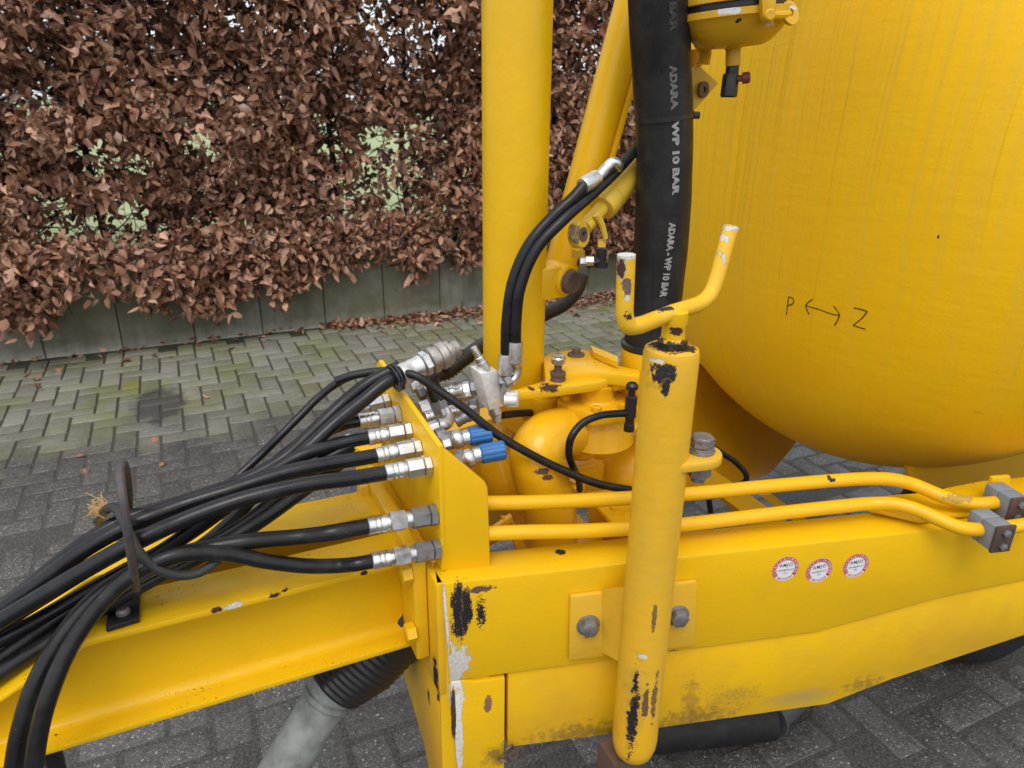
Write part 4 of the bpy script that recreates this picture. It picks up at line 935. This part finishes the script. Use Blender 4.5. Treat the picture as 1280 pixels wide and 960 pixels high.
def hose(name, label, pts, r, mat=None, fit=None, group=None, cat='hose'):
    if fit is not None:
        c, Ln, fr, dbl = fit; ax = norm(Ln-c); Ln = np.linalg.norm(Ln-c)
        root = thing(name, (c[0], c[1], c[2]), label, cat, group)
        e = fitting(root, c, Ln, fr, dbl, ax); P = [e-ax*.006, e+ax*.02]+list(pts)
    else:
        root = thing(name, pts[0], label, cat, group); P = pts
    m = MB(); m.tube(P, r, 16, 8); m.build('rubber_hose', mat or M_rub, root); return root
FG = 'hydraulic hoses in the coupling bulkhead'
def onplate(x, y): return Xp(x, y, XP-.0005)
def flen(c, x, y): return c[0]-Yp(x, y, c[1])[0]
c = onplate(545, 643); L = Yp(465, 657, c[1])
hose('hydraulic_hose', 'upper of the two low black hoses with a double steel nut on the bulkhead', Ypts((415, 666, c[1]), (375, 671, .886), (300, 678, .89), (230, 692, .90), (165, 716, .905), (115, 752, .90), (75, 800, .885), (42, 860, .865), (24, 920, .85), (14, 985, .84)), .0112, M_rub2, (c, L, .0125, True), FG)
c = onplate(549, 686); L = Yp(468, 701, c[1])
hose('hydraulic_hose', 'lowest black hose on the bulkhead, sagging across the near yellow rail', Ypts((425, 707, .872), (385, 707.5, .871), (335, 702, .873), (280, 692, .875), (220, 694, .87), (170, 716, .868), (125, 756, .865), (88, 808, .85), (62, 868, .83), (48, 920, .82), (40, 985, .81)), .0105, M_rub2, (c, L, .0122, True), FG)
row = [((538, 581), (487, 590), 'first', [(440, 598), (380, 606), (300, 625), (225, 652), (160, 682), (100, 716), (40, 752), (-40, 800)], .895, .0108, 'black hose in the nearest single coupling of the upper row on the bulkhead'),
       ((525, 559), (478, 568), 'second', [(420, 578), (360, 590), (290, 612), (220, 634), (150, 662), (95, 694), (40, 735), (-40, 790)], .94, .0108, 'black hose in the second coupling of the upper row on the bulkhead'),
       ((513, 538), (468, 546), 'third', [(420, 556), (375, 570), (325, 600), (270, 640), (200, 690), (130, 728), (60, 768), (-40, 822)], .985, .0100, 'black hose in the third coupling of the upper row on the bulkhead'),
       ((500, 518), (457, 525), 'fourth', [(415, 535), (375, 556), (330, 592), (275, 640), (210, 684), (140, 722), (70, 762), (-40, 825)], 1.03, .0104, 'black hose in the fourth coupling of the upper row on the bulkhead'),
       ((487, 503), (452, 511), 'fifth', [(420, 524), (390, 545), (350, 582), (300, 640), (240, 690), (160, 730), (80, 785), (-40, 850)], 1.08, .0098, 'black hose in the hindmost coupling of the upper row, mostly hidden behind the others')]
for (a, e, _, path, yy, r, lab) in row:
    c = onplate(*a); L = Yp(*e, c[1]); n = len(path)
    ys = np.linspace(c[1], .90+(yy-.895)*.55, n)
    hose('hydraulic_hose', lab, [Yp(x, y, ys[i]) for i, (x, y) in enumerate(path)], r, M_rub, (c, L, .0118, False), FG)
for (path, yy, lab) in (([(440, 556), (400, 580), (350, 622), (290, 664), (220, 698), (150, 727), (90, 760), (30, 802), (-40, 852)], .98, 'black hose low in the bundle between the upper hoses and the rail'), ([(430, 575), (380, 612), (320, 655), (255, 693), (195, 722), (135, 756), (80, 790), (30, 822), (-40, 868)], .955, 'lowest hose of the bundle at the left edge, resting along the yellow rail')):
    hose('hydraulic_hose', lab, [Yp(x, y, yy-.004*i) for i, (x, y) in enumerate(path)], .0105, M_rub2, None, FG)
# two lower-row ends behind, with rusty ferrules
for (a, e, path, lab) in (((478, 545), (440, 549), [(410, 556), (370, 572), (320, 620), (285, 660), (255, 690)], 'thin black hose with a brassy ferrule behind the second coupling'), ((497, 562), (455, 571), [(430, 578), (390, 590), (345, 628), (318, 656), (296, 680)], 'thin dark hose running slanting down across the far yellow rail')):
    c = Xp(*a, XP-.0005); L = Yp(*e, c[1])
    hose('hydraulic_hose', lab, [Yp(x, y, c[1]) for x, y in path], .0075, M_rub, (c, L, .010, False), FG)
# the pair ending in the quick coupler over the plate
cy = 1.02
qd0, qd1 = Yp(497, 471, cy), Yp(574, 434, cy+.02); qd = norm(qd1-qd0); s = np.linalg.norm(qd1-qd0)/85
co = thing('quick_coupler_hose', qd0, 'black hose pair ending in a worn steel quick coupler above the bulkhead', 'hose', FG)
m = MB(); m.tube([qd0+qd*.01, qd0-qd*.02]+Ypts((455, 500, 1.01), (420, 528, 1.0), (385, 560, .99), (340, 598, .98), (270, 632, .97), (200, 664, .96), (130, 700, .955), (60, 742, .95), (-40, 806, .94)), .0108, 16, 8); m.build('rubber_hose', M_rub, co)
m = MB(); m.tube([Yp(500, 458, 1.03), Yp(488, 464, 1.03)]+Ypts((462, 478, 1.03), (430, 503, 1.03), (395, 536, 1.02), (350, 576, 1.01), (290, 606, 1.0), (220, 630, .99), (150, 652, .985), (90, 690, .98), (30, 738, .975), (-40, 790, .97)), .0102, 16, 8); m.build('rubber_hose', M_rub, co)
k = s*1.0
m = MB(); m.lathe(qd0+qd*4*k, qd, [(0, 12.5*k), (1*k, 13.5*k), (9*k, 13.5*k), (10*k, 12.8*k), (20*k, 12.8*k), (22*k, 13.6*k), (27*k, 13.6*k), (28*k, 11*k)], 24); m.build('ferrule', M_silver, co)
m = MB(); m.hexnut(qd0+qd*33*k, qd, 9*k, 15*k); m.build('swivel_nut', M_steel, co)
m = MB(); m.lathe(qd0+qd*42*k, qd, [(0, 13*k), (1.5*k, 16*k), (8*k, 16*k), (9*k, 14.5*k), (12*k, 14.5*k), (13*k, 16.5*k), (22*k, 16.5*k), (24*k, 14.5*k), (28*k, 14.5*k), (29*k, 10.5*k), (33*k, 10*k), (34*k, 11*k), (40*k, 10.5*k), (41*k, 7*k)], 26); m.build('coupler_sleeve', metal('worn_coupler', (.52, .49, .45), .4, rusty=.45, grime=.6), co)
m = MB(); 
for q in (2, 6): ringplate(m, qd0+qd*(q-8)*k, qd, 13*k, 16.5*k, 2.2*k, 22)
m.build('cable_tie', M_blackpl, co)
cb_ = hose('thin_cable', 'thin black cable running from the quick coupler down behind the support post', Ypts((420, 476, 1.06), (446, 468, 1.05), (485, 464, 1.03), (520, 470, 1.0), (545, 486, .985), (580, 510, .96), (620, 542, .94), (660, 566, .92), (700, 586, .905), (745, 604, .89), (785, 612, .88), (830, 618, .90)), .0068, M_rub2, None, None, 'cable')
m = MB(); m.tube(Ypts((230, 655, 1.0), (290, 602, 1.03), (325, 570, 1.045), (350, 545, 1.05), (375, 520, 1.06), (398, 497, 1.07), (425, 477, 1.065), (455, 466, 1.055), (490, 465, 1.035)), .0062, 12, 8); m.build('cable_sleeve', M_rub, cb_)
# rubber strap slung round the bundle, and the frayed twine on it
st = MB(); st.tube(Ypts((122, 652, 1.06), (130, 640, 1.0), (140, 634, .95), (150, 642, .905), (162, 668, .88), (176, 693, .868), (195, 710, .862), (222, 719, .862), (248, 716, .866), (268, 704, .875), (276, 697, .885)), .0062, 12, 8)
tag(st.build('rubber_strap', rubber('strap_rubber', (.03, .03, .032), .5, .9)), 'worn grey rubber strap looped round the hose bundle beside the ring', 'strap')
t_ = MB()
for k in range(60):
    a = Yp(133+rng.normal()*1.5, 637+rng.normal()*2.5, 1.0); dd = norm(-CR*.9+UP*rng.normal()*.42+CF*rng.normal()*.3+UP*.12); Ln = rng.uniform(.008, .021)
    t_.tube([a, a+dd*Ln*.4+rng.normal(size=3)*.003, a+dd*Ln*.75+rng.normal(size=3)*.005, a+dd*Ln+rng.normal(size=3)*.007], [.0008, .0005], 4, 2)
tag(t_.build('frayed_twine', M_twine), 'tuft of frayed straw coloured twine caught on the hose bundle', 'twine')

# ------------------------------------------------------------------ fittings behind the bulkhead
vb = thing('valve_block', Yp(616, 512, 1.03), 'silver aluminium valve block with steel fittings between bulkhead and mast', 'valve')
A, B, C_, D = Yp(601, 467, .99), Yp(622, 463, 1.0), Yp(633, 507, 1.0), Yp(612, 513, .99)
dv = norm(np.array([-.25, .95, .15]))*.030; m = MB(); m.prism([A, B, C_, D], dv); m.bevel(.0015, 2); m.build('block', M_alu, vb)
bu_ = norm(A-D)
m = MB(); o = (A+B)/2+dv*.4; tp = Yp(592, 434, 1.01); ax = norm(tp-o); ln = np.linalg.norm(tp-o); m.lathe(o, ax, [(0, .0105), (ln*.35, .0098), (ln*.36, .0088), (ln*.55, .008), (ln*.58, .0066), (ln*.9, .0058), (ln, .005)], 18); m.build('test_point', M_steel, vb)
m = MB(); o = (C_+D)/2+dv*.4; ax = norm(Yp(624, 536, 1.0)-o); m.lathe(o, ax, [(0, .011), (.015, .012), (.018, .0095), (.021, .0095)], 18); m.hexnut(o+ax*.021, ax, .010, .0085); m.build('lower_plug', M_steel, vb)
ax = norm(Yp(560, 489, 1.04)-Yp(598, 481, 1.02))
o = Yp(598, 483, 1.03)
for (h, L, r, nm, mt) in ((0, .013, .0135, 'nut', M_bolt), (.0135, .012, .0128, 'nut', M_steel), (.026, .016, .0115, 'ferrule', M_silver), (.042, .012, .0125, 'ferrule', M_steel)):
    m = MB(); (m.hexnut if nm == 'nut' else lambda a, b, l, q: m.lathe(a, b, [(0, q), (l*.4, q), (l*.5, q*.92), (l, q*.92)], 20))(o+ax*h, ax, L, r); m.build(nm, mt, vb)
o2 = Yp(598, 507, 1.05)
for (h, L, r, nm, mt) in ((0, .014, .0135, 'nut', M_bolt), (.0145, .010, .011, 'nut', M_bolt), (.030, .022, .0115, 'ferrule', M_silver), (.055, .012, .0125, 'nut', M_bolt)):
    m = MB(); (m.hexnut if nm == 'nut' else lambda a, b, l, q: m.lathe(a, b, [(0, q), (l*.4, q), (l*.5, q*.92), (l, q*.92)], 20))(o2+ax*h, ax, L, r); m.build(nm, mt, vb)
m = MB(); m.hexnut(Yp(624, 476, 1.0), norm(CR+UP*.1), .014, .0125); m.build('nut', M_bolt, vb)
m = MB(); m.cbox(Yp(640, 498, .985), .022, .02, .026, CR, UP); m.bevel(.004, 2); m.lathe(Yp(630, 500, .985), CR, [(0, .009), (.02, .009)], 14); m.build('rod_clevis', M_alu, vb)
# elbows and hose tails seen past the sloping edge of the bulkhead
ef = thing('elbow_fittings', Yp(540, 520, 1.05), 'cluster of grey steel elbows and hose tails on the back of the bulkhead', 'fitting')
def chain(seq, nm='hose_tail'):
    for (p, q, r, kind, mt) in seq:
        m = MB(); p = np.asarray(p); q = np.asarray(q); ax = norm(q-p); L = np.linalg.norm(q-p)
        if kind == 'hex': m.hexnut(p, ax, L, r)
        elif kind == 'fer': m.lathe(p, ax, [(0, r), (L*.3, r), (L*.34, r*.93), (L*.5, r*.93), (L*.54, r), (L, r)], 20)
        else: m.tube([p, (p+q)/2, q], r, 12, 3)
        m.build({'hex': 'nut', 'fer': 'ferrule'}.get(kind, 'elbow'), mt, ef)
chain([(Yp(537, 471, 1.06), Yp(548, 500, 1.05), .013, 'fer', M_rub2), (Yp(548, 500, 1.05), Yp(553, 515, 1.04), .0135, 'hex', M_bolt),
       (Yp(522, 493, 1.08), Yp(531, 490, 1.08), .012, 'hex', M_bolt), (Yp(531, 490, 1.08), Yp(538, 488, 1.08), .010, 'fer', M_steel),
       (Yp(525, 512, 1.04), Yp(537, 508, 1.04), .012, 'hex', M_steel), (Yp(532, 522, 1.02), Yp(541, 519, 1.02), .009, 'fer', M_steel),
       (Yp(560, 516, 1.06), Yp(577, 512, 1.06), .012, 'fer', M_silver), (Yp(536, 536, .99), Yp(548, 532, .99), .0105, 'hex', M_steel), (Yp(514, 485, 1.10), Yp(524, 482, 1.10), .010, 'hex', M_steel), (Yp(556, 500, 1.10), Yp(572, 496, 1.10), .012, 'hex', M_bolt), (Yp(572, 496, 1.10), Yp(590, 492, 1.10), .010, 'fer', M_steel), (Yp(570, 528, 1.02), Yp(583, 520, 1.02), .010, 'fer', M_bolt), (Yp(583, 520, 1.02), Yp(594, 514, 1.03), .012, 'hex', M_steel), (Yp(545, 545, .965), Yp(556, 541, .965), .011, 'hex', M_bolt), (Yp(552, 556, .93), Yp(562, 553, .93), .0105, 'hex', M_steel), (Yp(536, 500, 1.07), Yp(548, 497, 1.07), .009, 'fer', M_steel)])
m = MB(); m.tube([Yp(548, 531, .99), Yp(556, 530, .99), Yp(560, 525, 1.0), Yp(557, 516, 1.02)], .0105, 14, 5); m.build('elbow', M_steel, ef)
m = MB(); m.lathe(Yp(551, 450, 1.10), norm(CR*-.6+UP*.35-CF*.5), [(0, .02), (.004, .0245), (.012, .0245), (.016, .020), (.018, .008)], 24); 
m.tube([Yp(551, 450, 1.10), Yp(560, 462, 1.10)], .012, 12, 2); m.build('dust_cap', M_blackpl, ef)
# blue capped couplings
for (e, a, b, YY, lab) in (((572, 549), (586, 546), (614, 541), .955, 'blue ribbed dust cap on the hinder of two coupling elbows'), ((586, 573), (600, 568), (631, 562), .915, 'blue ribbed dust cap on the nearer of two coupling elbows')):
    root = thing('capped_coupling', Yp(*e, YY), lab, 'coupling')
    p, q = Yp(*a, YY), Yp(*b, YY-.006); ax = norm(q-p); L = np.linalg.norm(q-p); r = rpx(p, 25)
    m = MB(); aa, bb, _ = frame(ax); R = []
    for (h, sc_) in ((0, .86), (L*.06, 1), (L*.94, 1), (L, .84)):
        R.append([p+ax*h+(r*sc_*(1.0 if (i % 4) < 3 else .93))*(math.cos(t)*aa+math.sin(t)*bb) for i, t in enumerate(np.arange(40)*2*math.pi/40)])
    m.ring_loft(R); m.build('dust_cap', M_blue, root)
    m = MB(); m.lathe(p-ax*.010, ax, [(0, r*.8), (.0105, r*.8)], 20); m.build('collar', M_steel, root)
    m = MB(); m.sphere(Yp(*e, YY+.004), r*.98, 18, 12); m.build('ball_elbow', M_steel, root)
    m = MB(); w = Yp(e[0]-16, e[1]+2, YY+.01); m.hexnut(w, norm(Yp(*e, YY)-w), .014, r*.95); m.build('nut', M_bolt, root)

# corrugated black hose passing behind the mast
sh = thing('spiral_hose', Yp(545, 466, 1.2), 'black spiral ribbed hose passing behind the yellow mast', 'hose')
m = MB(); P = Ypts((520, 448, 1.24), (532, 466, 1.23), (556, 466, 1.22), (578, 450, 1.22), (600, 434, 1.23), (640, 412, 1.26), (684, 391, 1.27), (705, 380, 1.27), (722, 360, 1.27), (727, 345, 1.28))
m.tube(P, .0155, 14, 40, rfun=lambda s, T_: .0150+.0014*math.sin(s*2*math.pi/.0065) if s < .13 else .0150); m.build('rubber_hose', rubber('spiral_rubber', (.028, .024, .016), .35, .5), sh)

# small black hose on the pump, joined to the breather fitting
hose('pump_hose', 'short thin black hose curling from the black fitting down to the pump', Ypts((790, 516, .90), (772, 517, .90), (748, 520, .895), (727, 530, .895), (714, 547, .89), (711, 565, .895), (716, 583, .91), (723, 598, .935), (725, 612, .96)), .0062, M_rub, None, None)
hose('loop_hose', 'thin black hose bending round under the lug of the support post', Ypts((835, 548, 1.03), (862, 545, 1.0), (885, 555, .98), (905, 568, .97), (922, 580, .96), (933, 594, .95), (930, 603, .955), (910, 608, .97), (888, 615, .98), (888, 640, .98)), .0058, M_rub, None, None)
for (pts, r, lab, ends) in ((((731, 231), (716, 248), (690, 272), (662, 305), (642, 350), (634, 400), (632.5, 445)), 15, 'upper of two black hoses arching in front of the yellow mast', True), (((812, 165), (795, 186), (770, 214), (742, 241), (705, 274), (670, 312), (650, 360), (645, 400), (644.5, 430)), 14, 'lower of two black hoses arching in front of the yellow mast', False)):
    P = [Yp(x, y, (.99 if ends else (1.05-.07*min(1, i/4)))) for i, (x, y) in enumerate(pts)]; r_ = rpx(P[2], r)
    root = hose('arm_hose', lab, P, r_, M_rub, None, 'hoses arching past the mast')
    e = P[-1]; m = MB(); m.lathe(e-UP*-.004, -UP, [(0, r_*1.25), (.002, r_*1.3), (.034, r_*1.3), (.036, r_*.9)], 20); m.build('ferrule', M_steel, root)
    if ends:
        m = MB(); q = Yp(748, 221, 1.0); m.lathe(P[0]-norm(q-P[0])*.006, norm(q-P[0]), [(0, r_*1.28), (.003, r_*1.4), (.034, r_*1.4), (.036, r_*.9)], 20); m.build('ferrule', M_steel, root)
        m = MB(); m.tube([P[0]+norm(q-P[0])*.028, q, Yp(758, 210, 1.0), Yp(766, 203, 1.0), Yp(772, 205, 1.0), Yp(771, 213, 1.02)], .0085, 12, 5); m.build('bent_tube', M_steel, root)
        m = MB(); e2 = e-UP*.03; m.tube([e2, e2-UP*.03, e2-UP*.045], .007, 10, 3); m.build('bent_tube', M_steel, root)
    else:
        m = MB(); m.tube([e-UP*.03, Yp(647, 458, .985), Yp(646, 468, .985), Yp(641, 475, .985), Yp(630, 478, .99)], .0072, 12, 5); m.build('bent_tube', M_steel, root)
        m = MB(); m.hexnut(Yp(630, 478, .985), norm(Yp(638, 474, .985)-Yp(630, 478, .985)), .012, .0115); m.build('nut', M_bolt, root)

# ------------------------------------------------------------------ the big suction hose
hp = [Yp(823, -120, .985), Yp(823, -40, .985), Yp(824, 20, .99), Yp(827, 90, 1.0), Yp(830, 150, 1.0), Yp(830, 220, 1.0), Yp(827, 290, 1.0), Yp(822, 350, 1.0), Yp(816, 400, 1.0), Yp(811, 450, 1.0)]
hp[-1][0] = hx; hp[-1][2] = 1.12
big = thing('suction_hose', (hx, hy, 1.15), 'thick black rubber suction hose with grey printed lettering coming down to the pump', 'hose')
HR = .0452
m = MB(); PP = m.tube(hp, HR, 40, 16, rfun=lambda s, T_: HR*(1+.006*math.sin(s*31)+.004*math.sin(s*77+1))); m.build('rubber_hose', M_bigrub, big, 60)
cum = np.concatenate([[0], np.cumsum(np.linalg.norm(np.diff(PP, axis=0), axis=1))])
TT = np.gradient(PP, axis=0); TT /= np.linalg.norm(TT, axis=1)[:, None]
def hose_at(px, py):       # arc length and angle on the hose that the point shows
    best = min(range(len(PP)), key=lambda i: abs(proj(PP[i])[1]-py)); s = cum[best]; c = PP[best]
    dpx = (px-proj(c)[0]); return s, dpx*proj(c)[2]/F
def hose_surf(s, off, lift=.0008):
    c = np.array([np.interp(s, cum, PP[:, k]) for k in range(3)]); t = norm([np.interp(s, cum, TT[:, k]) for k in range(3)])
    view = norm(C0-c); side = norm(np.cross(t, view)); side = side if side@CR > 0 else -side; fr = norm(np.cross(side, t)); fr = fr if fr@view > 0 else -fr
    R_ = HR+lift; o = np.clip(off/R_, -1.3, 1.3); return c+R_*(math.sin(o)*side+math.cos(o)*fr)
def print_on(txt, p0, p1, hpx, bold=.055):
    s0, o0 = hose_at(*p0); s1, o1 = hose_at(*p1); k = abs(s1-s0); vs, fs = text_mesh(txt); w = vs[:, 0].max()-vs[:, 0].min()
    hgt = hpx*proj(PP[len(PP)//2])[2]/F/.7
    a0, a1 = math.asin(np.clip(o0/HR, -1, 1))*HR, math.asin(np.clip(o1/HR, -1, 1))*HR
    mb = MB()
    def fn(x, y):
        u = x/w+.5; return hose_surf(s0+(s1-s0)*u, a0+(a1-a0)*u+y*hgt)
    put_text(mb, txt, fn, 1.0, bold); return mb
for (txt, p0, p1, h, mt) in (('ADARA', (840, 78), (842, 136), 8, 'faint'), ('WP 10 BAR', (843, 152), (843.5, 236), 8, 'full'), ('ADARA - WP 10 BAR', (840, 274), (829, 362), 8, 'full'), ('BAR', (840, 2), (840, 34), 8, 'vfaint')):
    mtl = {'full': M_print, 'faint': plain('faded_print', (.15, .15, .15), .7, .6, 160), 'vfaint': plain('worn_print', (.05, .05, .05), .7, .6, 160)}[mt]
    mb = print_on(txt, p0, p1, h); me = bpy.data.meshes.new('lettering'); base = root_loc(big)
    for v in mb.bm.verts: v.co -= base
    mb.bm.to_mesh(me); mb.bm.free(); me.materials.append(mtl); link('lettering', me, big)
s_t, _ = hose_at(825, 147); i = int(np.argmin(abs(cum-s_t))); tdir = norm(TT[i]+CR*.0)
m = MB(); ringplate(m, PP[i]-tdir*.0035, tdir, HR*.99, HR+.0022, .007, 40); m.build('cable_tie', M_blackpl, big)
m = MB(); q = PP[i]+norm(CR-CF*.15)*(HR+.004); m.cbox(q, .012, .010, .011, CR, UP); m.bevel(.002); m.build('tie_head', M_blackpl, big)
m = MB()
for (p0, p1) in (((816, 318), (816, 400)),):
    s0, o0 = hose_at(*p0); s1, o1 = hose_at(*p1)
    for k in range(20):
        a, b = k/20, (k+1)/20; f = lambda u, d: hose_surf(s0+(s1-s0)*u, o0+(o1-o0)*u+d+.0012*math.sin(u*9), .0006)
        m.bm.faces.new([m.bm.verts.new(V(p)) for p in (f(a, -.0007), f(a, .0007), f(b, .0007), f(b, -.0007))])
m.build('seam', plain('seam_black', (.004, .004, .004), .8), big)

# ------------------------------------------------------------------ drive shaft below the drawbar
ds = thing('drive_shaft', Yp(345, 975, 1.0), 'grey plastic drive shaft guard with a ribbed black cone hanging under the drawbar', 'drive shaft')
a = Yp(330, 1000, .99); b = Yp(411, 868, 1.0); d = norm(b-a); L = np.linalg.norm(b-a); r = rpx(Yp(370, 920, .99), 58)
m = MB(); m.lathe(a-d*.3, d, [(0, r), (.2, r), (L+.28, r), (L+.30, r)], 32); m.build('guard_tube', M_shaft, ds)
m = MB(); m.lathe(b-d*.012, d, [(0, r*1.02), (.004, r*1.12), (.012, r*1.12), (.014, r*1.04), (.018, r*1.04), (.020, r*1.2), (.040, r*1.34), (.044, r*1.30)], 32); m.build('collar', M_shaft, ds)
m = MB(); d2 = norm(Yp(478, 800, 1.0)-b+d*.02); pr = []; h = 0; n = 0
b2 = b+d*.020
while h < .12:
    rr = r*(1.36+.42*min(1, h/.06)); pr += [(h, rr), (h+.005, rr+.0022), (h+.010, rr)]; h += .0115
pr += [(.125, r*1.9), (.19, r*1.95), (.195, r*1.6)]
m.lathe(b2, d2, pr, 40); m.build('cone', M_blackpl, ds)
m = MB()
q = Yp(455, 872, .96)
for k in range(5): ringplate(m, q+np.array([.006*k, -.004*k, -.011*k]), norm(rng.normal(size=3)), .003, .0052, .002, 10)
m.build('safety_chain', M_bolt, ds)
# hose on the ground under the chassis, and the black stand foot below the rail
gh = thing('ground_hose', Zp(900, 905, .05), 'black hose end with a grey collar lying under the chassis beam on the paving', 'hose')
A, B = Zp(800, 915, .055), Zp(962, 897, .055); d = norm(B-A); m = MB(); m.tube([A-d*.03, A, (A+B)/2, B-d*.02, B], .056, 22, 6); m.build('rubber_hose', M_tyre, gh)
m = MB(); m.lathe(B, norm(d+np.array([.25, .55, 0])), [(0, .052), (.003, .054), (.008, .052), (.010, .042), (.06, .041), (.24, .036), (.25, .02)], 28); m.build('end_collar', plain('dark_grey_collar', (.07, .075, .08), .5, .3), gh)
sf = MB(); sf.tube([Yp(62, 930, .95), Yp(72, 965, .95), Yp(78, 1000, .95)], .012, 10, 3)
tag(sf.build('hanging_hose', M_rub), 'short black hose end hanging below the near drawbar rail', 'hose')
